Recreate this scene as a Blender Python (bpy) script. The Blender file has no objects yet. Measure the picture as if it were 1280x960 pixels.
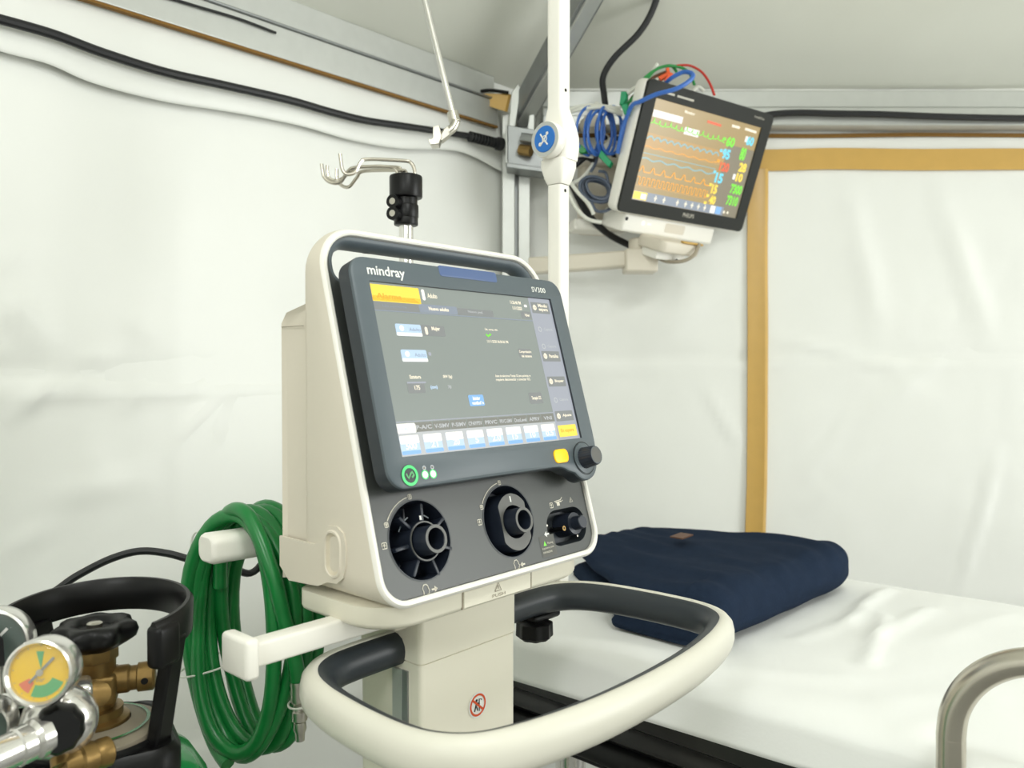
import bpy, bmesh, math, random
from mathutils import Vector, Matrix, noise
from mathutils.geometry import tessellate_polygon
random.seed(7)
C = bpy.context.scene.collection
PI = math.pi
V3 = lambda *a: Vector(a)

# ------------------------------------------------------------------ camera model (1280x960, 1000 px focal length)
ZC, FPX, PITCH = 1.22, 1000.0, math.atan2(19, 1000)
CAM = Vector((0, 0, ZC))
FWD = Vector((0, math.cos(PITCH), -math.sin(PITCH))); UPV = Vector((0, math.sin(PITCH), math.cos(PITCH)))
def ray(x, y): return Vector((1, 0, 0))*((x-640)/FPX) - UPV*((y-480)/FPX) + FWD
def on(x, y, p0, n):
    r = ray(x, y); return CAM + r*((p0-CAM).dot(n)/r.dot(n))
def at(x, y, Y): return on(x, y, Vector((0, Y, 0)), Vector((0, 1, 0)))
def ats(L): return [at(*p) for p in L]

# ------------------------------------------------------------------ local frames
YAW, TILT = 0.728097, 0.28018107
SC = Vector((-0.02774892, 0.81345318, 1.22084238))       # centre of the ventilator screen
U = Vector((math.sin(YAW), math.cos(YAW), 0)); V = Vector((math.cos(YAW), -math.sin(YAW), 0)); W = Vector((0, 0, 1))
SU = W*math.cos(TILT) - V*math.sin(TILT); SN = V*math.cos(TILT) + W*math.sin(TILT)
def frame(o, x, y, z):
    m = Matrix((x, y, z)).transposed().to_4x4(); m.translation = o; return m
FL = frame(SC, U, V, W)          # ventilator upright frame: across, forward, up
FS = frame(SC, U, SU, SN)        # ventilator tilted screen frame: across, up the face, out of the face
FB = frame(Vector((0, 0, 0)), U, V, W)   # bed frame: across, along, up
I4 = Matrix.Identity(4)
MX = Vector((.8286, .5595, -.0187)).normalized(); MY = Vector((.1663, -.2920, .9419)); MY = (MY-MX*MY.dot(MX)).normalized(); MN = MX.cross(MY)
MC = Vector((.4002, 1.7254, 1.6633))
FM = frame(MC, MX, MY, MN)
def scr(x, y, n=0.0):
    p = on(x, y, SC+SN*n, SN)-SC; return p.dot(U), p.dot(SU)
def mon(x, y, n=0.0):
    p = on(x, y, MC+MN*n, MN)-MC; return p.dot(MX), p.dot(MY)
def aframe(o, z, x=None):
    z = z.normalized()
    if x is None: x = Vector((0, 0, 1)) if abs(z.z) < .9 else Vector((1, 0, 0))
    x = (x - z*x.dot(z)).normalized(); return frame(o, x, z.cross(x), z)

# ------------------------------------------------------------------ materials
def lin(c):
    return tuple(((v/255)/12.92 if v/255 <= .04045 else ((v/255+.055)/1.055)**2.4) for v in c) + (1,)
def mat(name, rgb, rough=.5, metal=0., spec=.5, emit=None, estr=1., noise_amt=0., nscale=40., bump=0., bscale=200., coat=0., sheen=0., trans=0.):
    m = bpy.data.materials.new(name); m.use_nodes = True
    nt = m.node_tree; b = nt.nodes['Principled BSDF']
    b.inputs['Base Color'].default_value = lin(rgb); b.inputs['Roughness'].default_value = rough; b.inputs['Metallic'].default_value = metal
    b.inputs['Specular IOR Level'].default_value = spec; b.inputs['Coat Weight'].default_value = coat; b.inputs['Sheen Weight'].default_value = sheen
    b.inputs['Transmission Weight'].default_value = trans
    if emit:
        b.inputs['Emission Color'].default_value = lin(emit); b.inputs['Emission Strength'].default_value = estr
    if noise_amt or bump:
        tc = nt.nodes.new('ShaderNodeTexCoord')
        if noise_amt:
            n = nt.nodes.new('ShaderNodeTexNoise'); n.inputs['Scale'].default_value = nscale; n.inputs['Detail'].default_value = 4
            nt.links.new(tc.outputs['Object'], n.inputs['Vector'])
            mx = nt.nodes.new('ShaderNodeMix'); mx.data_type = 'RGBA'
            mx.inputs['A'].default_value = lin(rgb); mx.inputs['B'].default_value = lin(tuple(max(0, v*(1-noise_amt)) for v in rgb))
            nt.links.new(n.outputs['Fac'], mx.inputs['Factor']); nt.links.new(mx.outputs['Result'], b.inputs['Base Color'])
        if bump:
            n2 = nt.nodes.new('ShaderNodeTexNoise'); n2.inputs['Scale'].default_value = bscale; n2.inputs['Detail'].default_value = 3
            nt.links.new(tc.outputs['Object'], n2.inputs['Vector'])
            bp = nt.nodes.new('ShaderNodeBump'); bp.inputs['Strength'].default_value = bump; bp.inputs['Distance'].default_value = .002
            nt.links.new(n2.outputs['Fac'], bp.inputs['Height']); nt.links.new(bp.outputs['Normal'], b.inputs['Normal'])
    return m
M = {}
M['tarp'] = mat('tarpaulin_white', (241, 242, 237), .42, noise_amt=.03, nscale=3, bump=.25, bscale=9)
M['roof'] = mat('tarpaulin_roof', (232, 233, 222), .6, noise_amt=.05, nscale=2, bump=.35, bscale=5)
M['tan'] = mat('tan_tape', (212, 171, 92), .3, noise_amt=.06, nscale=30)
M['ochre'] = mat('ochre_webbing', (128, 92, 34), .8)
M['alu'] = mat('aluminium', (205, 207, 203), .38, .55, noise_amt=.05)
M['alud'] = mat('galvanised_steel', (165, 168, 168), .4, .7, noise_amt=.15, nscale=25)
M['brass'] = mat('brass', (158, 128, 76), .38, .75, noise_amt=.25, nscale=60, bump=.1)
M['cream'] = mat('cream_plastic', (222, 214, 198), .45, bump=.03, bscale=900)
M['bail'] = mat('warm_white_plastic', (226, 223, 210), .4)
M['lit_cream'] = mat('lit_cream_plastic', (240, 235, 217), .42)  # cream lightened to make up for light blocked from the column and plate
M['rim'] = mat('white_and_lit_cream_plastic', (244, 241, 232), .35)
M['panel'] = mat('panel_plastic', (70, 73, 71), .36)
M['slate'] = mat('slate_plastic', (88, 98, 104), .42, bump=.03, bscale=900)
M['slated'] = mat('dark_slate_plastic', (46, 52, 58), .42)
M['navy'] = mat('black_blue_plastic', (34, 40, 52), .36)
M['navyl'] = mat('worn_grey_plastic', (92, 92, 88), .4)
M['black'] = mat('black_plastic', (13, 13, 14), .38, spec=.3)
M['rubber'] = mat('black_rubber', (20, 21, 24), .5)
M['vinyl'] = mat('black_vinyl', (20, 20, 21), .34, bump=.15, bscale=60)
M['chrome'] = mat('polished_steel', (226, 224, 220), .2, .85)
M['steel'] = mat('brushed_steel', (200, 194, 182), .26, .9)
M['silver'] = mat('nickel_plate', (200, 196, 186), .28, 1.0)
M['hose'] = mat('green_hose', (22, 130, 60), .3, noise_amt=.15, nscale=30)
M['tank'] = mat('green_paint', (24, 132, 66), .25, coat=.4)
M['blanket'] = mat('navy_fleece', (40, 52, 72), .95, spec=.05, noise_amt=.15, nscale=60, bump=.4, bscale=350)
M['sheet'] = mat('white_cotton', (248, 249, 247), .85, spec=.2, bump=.06, bscale=300)
M['white'] = mat('white_print', (238, 238, 232), .5)
M['whitec'] = mat('white_cable', (226, 226, 216), .45)
M['bluec'] = mat('blue_cable', (62, 112, 196), .4)
M['greyc'] = mat('grey_cable', (84, 94, 112), .4)
M['greenc'] = mat('green_tag', (10, 150, 98), .5)
M['redc'] = mat('red_cable', (200, 48, 36), .45)
M['orangec'] = mat('orange_clip', (236, 92, 28), .5)
M['greent'] = mat('green_cable', (40, 140, 70), .45)
M['brownc'] = mat('brown_cable', (96, 60, 34), .5)
M['label_red'] = mat('red_print', (214, 84, 40), .5)
M['yellow'] = mat('gauge_yellow', (240, 196, 24), .4)
M['gaugegreen'] = mat('gauge_green', (92, 172, 110), .4)
M['gaugered'] = mat('gauge_red', (226, 120, 88), .4)
M['darkgreen'] = mat('dial_dark_green', (30, 66, 52), .3)
M['glass'] = mat('clear_lens', (250, 250, 250), .05); M['glass'].node_tree.nodes['Principled BSDF'].inputs['Alpha'].default_value = .10
M['floor'] = mat('floor_vinyl', (150, 150, 146), .6, noise_amt=.2, nscale=4)
M['blueprint'] = mat('blue_badge', (32, 112, 196), .35)
M['bezelm'] = mat('monitor_black', (34, 36, 32), .5, spec=.25)
M['tagpaper'] = mat('paper_label', (214, 204, 182), .7)
M['sticker'] = mat('sticker_grey', (84, 84, 78), .5)
M['panelprint'] = mat('pale_print', (222, 216, 200), .5)
M['greyprint'] = mat('grey_print', (160, 150, 132), .6)
M['silverprint'] = mat('silver_print', (190, 186, 172), .4)
def em(name, rgb, s=1.): return mat(name, tuple(v*.15 for v in rgb), .25, emit=rgb, estr=s)
M['e_scr'] = mat('screen_lit', (40, 44, 44), .22, emit=(147, 155, 148), estr=1.)
M['e_side'] = em('screen_side', (174, 179, 188))
M['e_tab'] = em('screen_tab', (150, 160, 172))
M['e_tabd'] = em('screen_tab_dark', (136, 137, 128))
M['e_btn'] = em('screen_button', (144, 148, 146))
M['e_white'] = em('screen_white', (255, 255, 246), 1.1)
M['e_lblue'] = em('screen_light_blue', (200, 226, 250), 1.05)
M['e_blue'] = em('screen_blue', (140, 192, 246), 1.05)
M['e_cyan'] = em('screen_cyan', (120, 226, 250), 1.1)
M['e_yel'] = em('screen_yellow', (255, 224, 84), 1.2)
M['e_org'] = em('screen_orange', (255, 176, 56), 1.1)
M['e_grey'] = em('screen_grey_text', (198, 202, 202))
M['e_cream'] = em('screen_text', (255, 246, 220), 1.1)
M['e_grn'] = em('screen_green', (130, 240, 70), 1.1)
M['e_grnled'] = em('green_light', (60, 240, 120), 1.1)
M['e_red'] = em('screen_red', (250, 110, 70), 1.)
M['e_mon'] = mat('monitor_lit', (50, 44, 30), .25, emit=(176, 152, 102), estr=1.)
M['e_monr'] = mat('monitor_lit_side', (44, 42, 38), .25, emit=(140, 132, 110), estr=1.)
M['e_monb'] = mat('monitor_band', (50, 44, 30), .25, emit=(196, 156, 92), estr=1.)
M['e_trace'] = em('trace_blue_grey', (150, 190, 190))
M['yellowbtn'] = mat('yellow_button', (250, 190, 10), .4, emit=(250, 190, 0), estr=.45)
M['alarm'] = mat('alarm_lens_blue', (84, 104, 146), .3)

# ------------------------------------------------------------------ mesh builder
class MB:
    def __init__(s): s.v = []; s.f = []; s.m = []; s.mats = []
    def mi(s, m):
        m = M[m] if isinstance(m, str) else m
        if m not in s.mats: s.mats.append(m)
        return s.mats.index(m)
    def add(s, F, vs, fs, m):
        k = len(s.v); i = s.mi(m)
        for p in vs: s.v.append(F @ Vector(p))
        for f in fs: s.f.append([k+q for q in f]); s.m.append(i)
    def build(s, name, parent=None, bevel=0., angle=35, seg=2, subsurf=0):
        base = Vector((0, 0, 0))
        if parent is not None: base = WORLD[parent.name]
        else:
            xs = [p.x for p in s.v]; ys = [p.y for p in s.v]; zs = [p.z for p in s.v]
            base = Vector(((min(xs)+max(xs))/2, (min(ys)+max(ys))/2, min(zs)))
        me = bpy.data.meshes.new(name)
        me.from_pydata([p-base for p in s.v], [], s.f)
        for m in s.mats: me.materials.append(m)
        me.polygons.foreach_set('material_index', s.m)
        bm = bmesh.new(); bm.from_mesh(me); bmesh.ops.remove_doubles(bm, verts=bm.verts, dist=1e-6)
        bmesh.ops.recalc_face_normals(bm, faces=bm.faces); bm.to_mesh(me); bm.free()
        me.polygons.foreach_set('use_smooth', [True]*len(me.polygons))
        me.set_sharp_from_angle(angle=math.radians(angle))
        o = bpy.data.objects.new(name, me); C.objects.link(o)
        if parent is not None: o.parent = parent
        else: o.location = base
        WORLD[o.name] = base
        if bevel:
            b = o.modifiers.new('bevel', 'BEVEL'); b.width = bevel; b.segments = seg; b.limit_method = 'ANGLE'; b.angle_limit = math.radians(40); b.harden_normals = False
        if subsurf:
            q = o.modifiers.new('sub', 'SUBSURF'); q.levels = subsurf; q.render_levels = subsurf
        return o
WORLD = {}
def tag(o, label=None, cat=None, group=None, kind=None):
    if label: o['label'] = label
    if cat: o['category'] = cat
    if group: o['group'] = group
    if kind: o['kind'] = kind
    return o
def thing(name, loc, label, cat, group=None):
    o = bpy.data.objects.new(name, None); C.objects.link(o); o.location = loc; o.empty_display_size = .05
    WORLD[o.name] = Vector(loc); return tag(o, label, cat, group)
def one(mb, name, label, cat, group=None, **k): return tag(mb.build(name, None, **k), label, cat, group)
def struct(mb, name, **k): return tag(mb.build(name, None, **k), kind='structure')

def box(mb, F, c, s, m):
    x, y, z = c; a, b, d = s[0]/2, s[1]/2, s[2]/2
    vs = [(x+i*a, y+j*b, z+k*d) for i in (-1, 1) for j in (-1, 1) for k in (-1, 1)]
    mb.add(F, vs, [(0, 1, 3, 2), (4, 6, 7, 5), (0, 4, 5, 1), (2, 3, 7, 6), (0, 2, 6, 4), (1, 5, 7, 3)], m)
def rbox(mb, F, c, s, r, m, seg=3):
    bm = bmesh.new(); bmesh.ops.create_cube(bm, size=1)
    for v in bm.verts: v.co = Vector((v.co.x*s[0], v.co.y*s[1], v.co.z*s[2]))
    bmesh.ops.bevel(bm, geom=bm.edges[:], offset=min(r, min(s)*.49), segments=seg, affect='EDGES', profile=.5)
    bm.verts.index_update()
    mb.add(F, [Vector(c)+v.co for v in bm.verts], [[v.index for v in f.verts] for f in bm.faces], m); bm.free()
def loft(mb, loops, m, closed=True, cap0=False, cap1=False, F=I4, ring=False):
    n = len(loops[0]); vs = [p for l in loops for p in l]; fs = []
    L = len(loops)
    for i in range(L if ring else L-1):
        for j in range(n if closed else n-1):
            k = (j+1) % n; i2 = (i+1) % L
            fs.append((i*n+j, i*n+k, i2*n+k, i2*n+j))
    if cap0: fs.append(list(range(n)))
    if cap1: fs.append(list(range((L-1)*n, L*n)))
    mb.add(F, vs, fs, m)
def catmull(P, sub=8, closed=False):
    P = [Vector(p) for p in P]; n = len(P); out = []
    for i in range(n if closed else n-1):
        g = (lambda k: P[k % n]) if closed else (lambda k: P[max(0, min(n-1, k))])
        p0, p1, p2, p3 = g(i-1), g(i), g(i+1), g(i+2)
        for s in range(sub):
            t = s/sub
            out.append(.5*((2*p1)+(p2-p0)*t+(2*p0-5*p1+4*p2-p3)*t*t+(3*p1-p0-3*p2+p3)*t**3))
    if not closed: out.append(P[-1])
    return out
def tube(mb, P, r, m, n=10, closed=False, sub=8, F=I4, caps=True):
    pts = catmull([F @ Vector(p) for p in P], sub, closed) if sub > 1 else [F @ Vector(p) for p in P]
    N = len(pts); tang = []
    for i in range(N):
        a = pts[(i-1) % N] if (closed or i > 0) else pts[i]; b = pts[(i+1) % N] if (closed or i < N-1) else pts[i]
        tang.append((b-a).normalized())
    x = tang[0].orthogonal().normalized(); loops = []
    for i in range(N):
        x = (x - tang[i]*x.dot(tang[i]))
        x = x.normalized() if x.length > 1e-6 else tang[i].orthogonal().normalized()
        y = tang[i].cross(x); rr_ = r(i/(N-1)) if callable(r) else r
        loops.append([pts[i]+(x*math.cos(2*PI*k/n)+y*math.sin(2*PI*k/n))*rr_ for k in range(n)])
    loft(mb, loops, m, True, caps and not closed, caps and not closed, ring=closed)
def lathe(mb, F, prof, m, n=36, cap=True):
    loops = [[(r*math.cos(2*PI*k/n), r*math.sin(2*PI*k/n), z) for k in range(n)] for r, z in prof]
    loft(mb, loops, m, True, cap and prof[0][0] > 1e-5, cap and prof[-1][0] > 1e-5, F)
def cyl(mb, F, r, z0, z1, m, n=32, e=0.0):
    if e: lathe(mb, F, [(r-e, z0), (r-e*.3, z0+e*.3), (r, z0+e), (r, z1-e), (r-e*.3, z1-e*.3), (r-e, z1)], m, n)
    else: lathe(mb, F, [(r, z0), (r, z1)], m, n)
def rr(x0, x1, y0, y1, r, inset=0., n=8):
    if not isinstance(r, (list, tuple)): r = (r,)*4
    x0 += inset; x1 -= inset; y0 += inset; y1 -= inset; out = []
    for (cx, cy, sx, sy, a0), q in zip(((x0, y0, 1, 1, 180), (x1, y0, -1, 1, 270), (x1, y1, -1, -1, 0), (x0, y1, 1, -1, 90)), r):
        q = max(q-inset, .0008)
        for k in range(n+1):
            t = math.radians(a0+90*k/n); out.append((cx+sx*q+q*math.cos(t), cy+sy*q+q*math.sin(t)))
    return out
def ccw(P):
    return sum(P[i-1][0]*P[i][1]-P[i][0]*P[i-1][1] for i in range(len(P))) > 0
def offs(P, d):
    n = len(P); out = []
    s = 1 if ccw(P) else -1
    for i in range(n):
        a, b, c = Vector(P[i-1]), Vector(P[i]), Vector(P[(i+1) % n])
        e1 = (b-a); e2 = (c-b)
        if e1.length < 1e-9: e1 = e2
        if e2.length < 1e-9: e2 = e1
        n1 = Vector((-e1.y, e1.x)).normalized(); n2 = Vector((-e2.y, e2.x)).normalized(); q = (n1+n2)
        q = q/max(.35, q.dot(n1)) if q.length > 1e-6 else n1
        out.append((b.x+q.x*d*s, b.y+q.y*d*s))
    return out
def tess(mb, F, outer, holes, z, m):
    polys = [[Vector((p[0], p[1], 0)) for p in q] for q in [outer]+holes]
    flat = [p for q in polys for p in q]
    mb.add(F, [(p.x, p.y, z) for p in flat], [list(t) for t in tessellate_polygon(polys)], m)
def wall(mb, F, loop, z0, z1, m): loft(mb, [[(x, y, z0) for x, y in loop], [(x, y, z1) for x, y in loop]], m, F=F)
def rprism(mb, F, outline, z0, z1, r, m, seg=3, both=True):
    loops = []
    for k in range(seg+1):
        t = PI/2*k/seg; i = r*(1-math.sin(t)); z = z0+r*(1-math.cos(t))
        if both or k == seg: loops.append([(x, y, z if both else z0) for x, y in (offs(outline, i) if i > 1e-6 and both else outline)])
    for k in range(seg+1):
        t = PI/2*k/seg; i = r*(1-math.cos(t)); z = z1-r*(1-math.sin(t))
        loops.append([(x, y, z) for x, y in (offs(outline, i) if i > 1e-6 else outline)])
    loft(mb, loops, m, F=F)
    for l in (loops[0], loops[-1]): tess(mb, F, [(p[0], p[1]) for p in l], [], l[0][2], m)
def plate(mb, F, outer, holes, z0, z1, m):
    for z in (z0, z1): tess(mb, F, outer, holes, z, m)
    for l in [outer]+holes: wall(mb, F, l, z0, z1, m)
def rect(mb, F, x0, x1, y0, y1, z, m, r=0.):
    P = rr(x0, x1, y0, y1, r, 0, 4) if r else [(x0, y0), (x1, y0), (x1, y1), (x0, y1)]
    mb.add(F, [(x, y, z) for x, y in P], [list(range(len(P)))], m)
def circ(cx, cy, r, n=40, ry=None): return [(cx+r*math.cos(2*PI*k/n), cy+(ry or r)*math.sin(2*PI*k/n)) for k in range(n)]
def disc(mb, F, cx, cy, r, z, m, n=28, ry=None): mb.add(F, [(x, y, z) for x, y in circ(cx, cy, r, n, ry)], [list(range(n))], m)
def annulus(mb, F, cx, cy, r0, r1, z, m, n=36, a0=0, a1=360):
    full = abs(a1-a0) >= 360; k = n if full else n+1
    A = [math.radians(a0+(a1-a0)*i/n) for i in range(k)]
    loft(mb, [[(cx+r0*math.cos(t), cy+r0*math.sin(t), z) for t in A], [(cx+r1*math.cos(t), cy+r1*math.sin(t), z) for t in A]], m, closed=full, F=F)
def ribbon(mb, F, P, w, z, m):
    P = [Vector(p) for p in P]; A = []; B = []
    for i, p in enumerate(P):
        a = P[max(0, i-1)]; b = P[min(len(P)-1, i+1)]; d = (b-a).normalized(); q = Vector((-d.y, d.x))*(w/2)
        A.append((p.x+q.x, p.y+q.y, z)); B.append((p.x-q.x, p.y-q.y, z))
    loft(mb, [A, B], m, closed=False, F=F)
_T = {}
def glyphs(body, bold):
    k = (body, bold)
    if k not in _T:
        cu = bpy.data.curves.new('t', 'FONT'); cu.body = body; cu.size = 1; cu.resolution_u = 3; cu.offset = bold
        o = bpy.data.objects.new('t', cu); C.objects.link(o); bpy.context.view_layer.update()
        me = o.evaluated_get(bpy.context.evaluated_depsgraph_get()).to_mesh()
        _T[k] = ([(v.co.x, v.co.y) for v in me.vertices], [list(p.vertices) for p in me.polygons])
        o.evaluated_get(bpy.context.evaluated_depsgraph_get()).to_mesh_clear()
        bpy.data.objects.remove(o); bpy.data.curves.remove(cu)
    return _T[k]
def text(mb, F, body, x0, x1, y0, y1, z, m, bold=0.01):
    vs, fs = glyphs(body, bold)
    xs = [p[0] for p in vs]; ys = [p[1] for p in vs]
    sx = (x1-x0)/(max(xs)-min(xs)); sy = (y1-y0)/(max(ys)-min(ys))
    mb.add(F, [(x0+(p[0]-min(xs))*sx, y0+(p[1]-min(ys))*sy, z) for p in vs], fs, m)

# ================================================================== THE TENT
CORNER = Vector((0.0, 1.9, 0)); EAVE = 1.88
L_SIDE = 2.4
right_end = CORNER + Vector((L_SIDE, 0, 0)); left_end = CORNER - U*L_SIDE
centre = Vector((1.25, -1.0, 0)); APEX = Vector((1.25, -1.0, 3.27))
# the other corners of the eight-sided tent
ring = [left_end, CORNER, right_end, Vector((4.15, .25, 0)), Vector((4.15, -2.2, 0)), Vector((2.45, -3.95, 0)), Vector((0.05, -3.95, 0)), Vector((-1.6, -2.35, 0))]
def seg_dist(px, pz, ax, az, bx, bz):
    dx, dz = bx-ax, bz-az; t = max(0, min(1, ((px-ax)*dx+(pz-az)*dz)/(dx*dx+dz*dz)))
    return math.hypot(px-ax-dx*t, pz-az-dz*t), t
def fabric_wall(name, A, B, inward, creases, folds, nx=150, nz=130, ztop=1.93, amp=.005):
    mb = MB(); L = (B-A).length; d = (B-A).normalized(); loops = []
    for i in range(nx+1):
        col = []
        for j in range(nz+1):
            t = L*i/nx; z = ztop*j/nz
            h = amp*noise.noise(Vector((t*1.6, z*1.3, len(name))))*1.6 + .0018*noise.noise(Vector((t*7, z*5, 3.3)))
            h += .0013*noise.noise(Vector((t*22, z*16, 7.7)))+.0005*noise.noise(Vector((t*45, z*38, 2.7)))
            for zc, w, a_ in folds:
                zz = z-zc-.012*noise.noise(Vector((t*1.5, zc, 1)))
                h += a_*math.exp(-(zz/w)**2) - a_*.8*math.exp(-((zz-w*1.6)/(w*1.8))**2)
            for (ax, az, bx, bz, w, a_) in creases:
                if min(ax, bx)-.1 < t < max(ax, bx)+.1 and min(az, bz)-.1 < z < max(az, bz)+.1:
                    dd, tt = seg_dist(t, z, ax, az, bx, bz)
                    h += 1.5*a_*math.exp(-(dd/w)**2)*math.sin(PI*min(1, max(0, .08+.84*tt)))
            if 0 < i < nx: pass
            edge = min(1, t/.08, (L-t)/.08)
            col.append(A+d*t+inward*(h*edge)+Vector((0, 0, z)))
        loops.append(col)
    loft(mb, loops, 'tarp', closed=False)
    # an outer skin so that the cloth has thickness
    loft(mb, [[A-inward*.004, B-inward*.004], [A-inward*.004+W*ztop, B-inward*.004+W*ztop]], 'tarp', closed=False)
    return struct(mb, name, angle=80)
def lw(x, y): # photo point -> (distance along the left wall from its far-left end, height)
    P = on(x, y, CORNER, V); return ((P-left_end).dot(U), P.z)
def rw(x, y):
    P = on(x, y, CORNER, Vector((0, 1, 0))); return (P.x, P.z)
def cr(f, x0, y0, x1, y1, w=.006, a_=.004): return (*f(x0, y0), *f(x1, y1), w, a_)
lc = [cr(lw, 0, 525, 72, 485), cr(lw, 72, 462, 140, 447, .006, .006), cr(lw, 20, 520, 80, 470, .007, .005), cr(lw, 220, 553, 300, 478, .005, .005), cr(lw, 150, 520, 190, 470), cr(lw, 95, 490, 130, 465),
      cr(lw, 240, 490, 270, 462), cr(lw, 0, 400, 30, 380, .008, .004), cr(lw, 0, 330, 40, 310, .01, .004), cr(lw, 60, 620, 180, 600, .02, .004), cr(lw, 105, 620, 118, 560, .005, .003), cr(lw, 10, 355, 60, 440, .02, .006), cr(lw, 270, 560, 290, 500, .006, .003),
      cr(lw, 150, 395, 200, 425, .012, .003), cr(lw, 60, 660, 10, 690, .01, .004)]
fabric_wall('wall_left', left_end, CORNER, V, lc, [(1.188, .012, .007), (.59, .012, .005)])
rc = [cr(rw, 960, 455, 1020, 440, .008, .004), cr(rw, 1080, 520, 1190, 440, .01, .003), cr(rw, 960, 420, 1130, 460, .012, .004), cr(rw, 1250, 560, 1200, 740, .012, .004), cr(rw, 985, 440, 1030, 425, .006, .003), cr(rw, 800, 430, 900, 360, .03, .007),
      cr(rw, 1000, 640, 1100, 560, .012, .003), cr(rw, 880, 480, 925, 560, .012, .004), cr(rw, 1000, 600, 1060, 530, .012, .003), cr(rw, 740, 420, 830, 370, .03, .006), cr(rw, 1060, 230, 1100, 420, .03, .005), cr(rw, 1170, 230, 1240, 430, .03, .005)]
fabric_wall('wall_right', CORNER, right_end, Vector((0, -1, 0)), rc, [(1.225, .01, .004), (.62, .012, .005)])
for i in range(2, 8):
    A, B = ring[i], ring[(i+1) % 8]; dd = (B-A).normalized(); inn = Vector((dd.y, -dd.x, 0))
    nm = ['wall_north_east', 'wall_east', 'wall_south_east', 'wall_south', 'wall_south_west', 'wall_west'][i-2]
    mb = MB(); loft(mb, [[A, B], [A+W*1.93, B+W*1.93]], 'tarp', closed=False)
    loft(mb, [[A-inn*.004, B-inn*.004], [A-inn*.004+W*1.93, B-inn*.004+W*1.93]], 'tarp', closed=False); struct(mb, nm)
mb = MB(); mb.add(I4, [p for p in ring]+[p-W*.05 for p in ring], [list(range(8)), list(range(8, 16))]+[[i, (i+1) % 8, 8+(i+1) % 8, 8+i] for i in range(8)], 'floor'); struct(mb, 'floor')
mb = MB()
for i in range(8):
    A, B = ring[i]+W*EAVE, ring[(i+1) % 8]+W*EAVE; n_ = 60 if i in (0, 1, 7) else 24; rows = []
    nrm = (B-A).cross(APEX-A).normalized()
    if nrm.z > 0: nrm = -nrm
    for r_ in range(n_+1):
        s_ = r_/n_; A2, B2 = A.lerp(APEX, s_), B.lerp(APEX, s_); row = []
        for k in range(n_+1):
            t_ = k/n_; P = A2.lerp(B2, t_)
            e = math.sin(PI*t_)*math.sin(PI*min(1, s_*1.0+.0))
            h = .035*e+(.024*noise.noise(P*2.2)+.012*noise.noise(P*5+Vector((3, 1, 2)))+.010*(1-abs(noise.noise(Vector((P.x*3.1, P.y*3.1, 5)))))**6)*min(1, e*3)
            row.append(P+nrm*h)
        rows.append(row)
    loft(mb, rows, 'roof', closed=False)
struct(mb, 'ceiling', angle=80)

# hanging flap above the left wall, its wavy hem standing off the cloth behind
mb = MB()
hem = [(-60, 40), (0, 62), (60, 78), (105, 98), (150, 112), (200, 124), (240, 131), (280, 137), (330, 146), (380, 157), (440, 174), (500, 184), (560, 186), (590, 194), (628, 214)]
hp = catmull([on(x, y, CORNER+V*.016, V) for x, y in hem], 6)
rows = []
for p_ in hp:
    top = Vector((p_.x, p_.y, 1.80)); lip = .012+.004*noise.noise(p_*4)
    rows.append([top-V*.010, top.lerp(p_, .5)-V*.004+V*.003*noise.noise(p_*6), p_+W*.02, p_+V*lip*.5, p_-W*.003+V*.002, p_-V*.002+W*.004])
loft(mb, rows, 'tarp', closed=False); tag(mb.build('trim_1', None, angle=80), kind='structure')

# tan tape strips on the right wall
def strip(name, x0, x1, z0, z1, m='tan', y=1.893, th=.004):
    mb = MB(); n_ = 60; hor = (x1-x0) > (z1-z0); lo = []
    for i in range(n_+1):
        t = i/n_
        wv = .003*noise.noise(Vector((t*9, x0, z0)))
        if hor:
            x = x0+(x1-x0)*t; P = [(x, z0+wv), (x, z1+wv)]
        else:
            z = z0+(z1-z0)*t; P = [(x0+wv, z), (x0+(x1-x0)*.55+wv, z), (x1+wv, z)]
        if hor: lo.append([(P[0][0], y, P[0][1]), (P[1][0], y, P[1][1]), (P[1][0], y+th, P[1][1]), (P[0][0], y+th, P[0][1])])
        else:
            bl = .006+.002*noise.noise(Vector((0, t*5, 2)))
            lo.append([(P[0][0], y, z), (P[1][0], y-bl*.3, z), ((P[1][0]*.4+P[2][0]*.6), y-bl, z), (P[2][0], y, z), (P[2][0], y+th, z), (P[0][0], y+th, z)])
    loft(mb, lo, m, True, True, True); return struct(mb, name, angle=40)
strip('trim_2', .560, 2.3, 1.688, 1.738)
strip('trim_3', .556, .604, .05, 1.69)
strip('trim_4', .06, 2.36, 1.765, 1.774, 'ochre')

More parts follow.
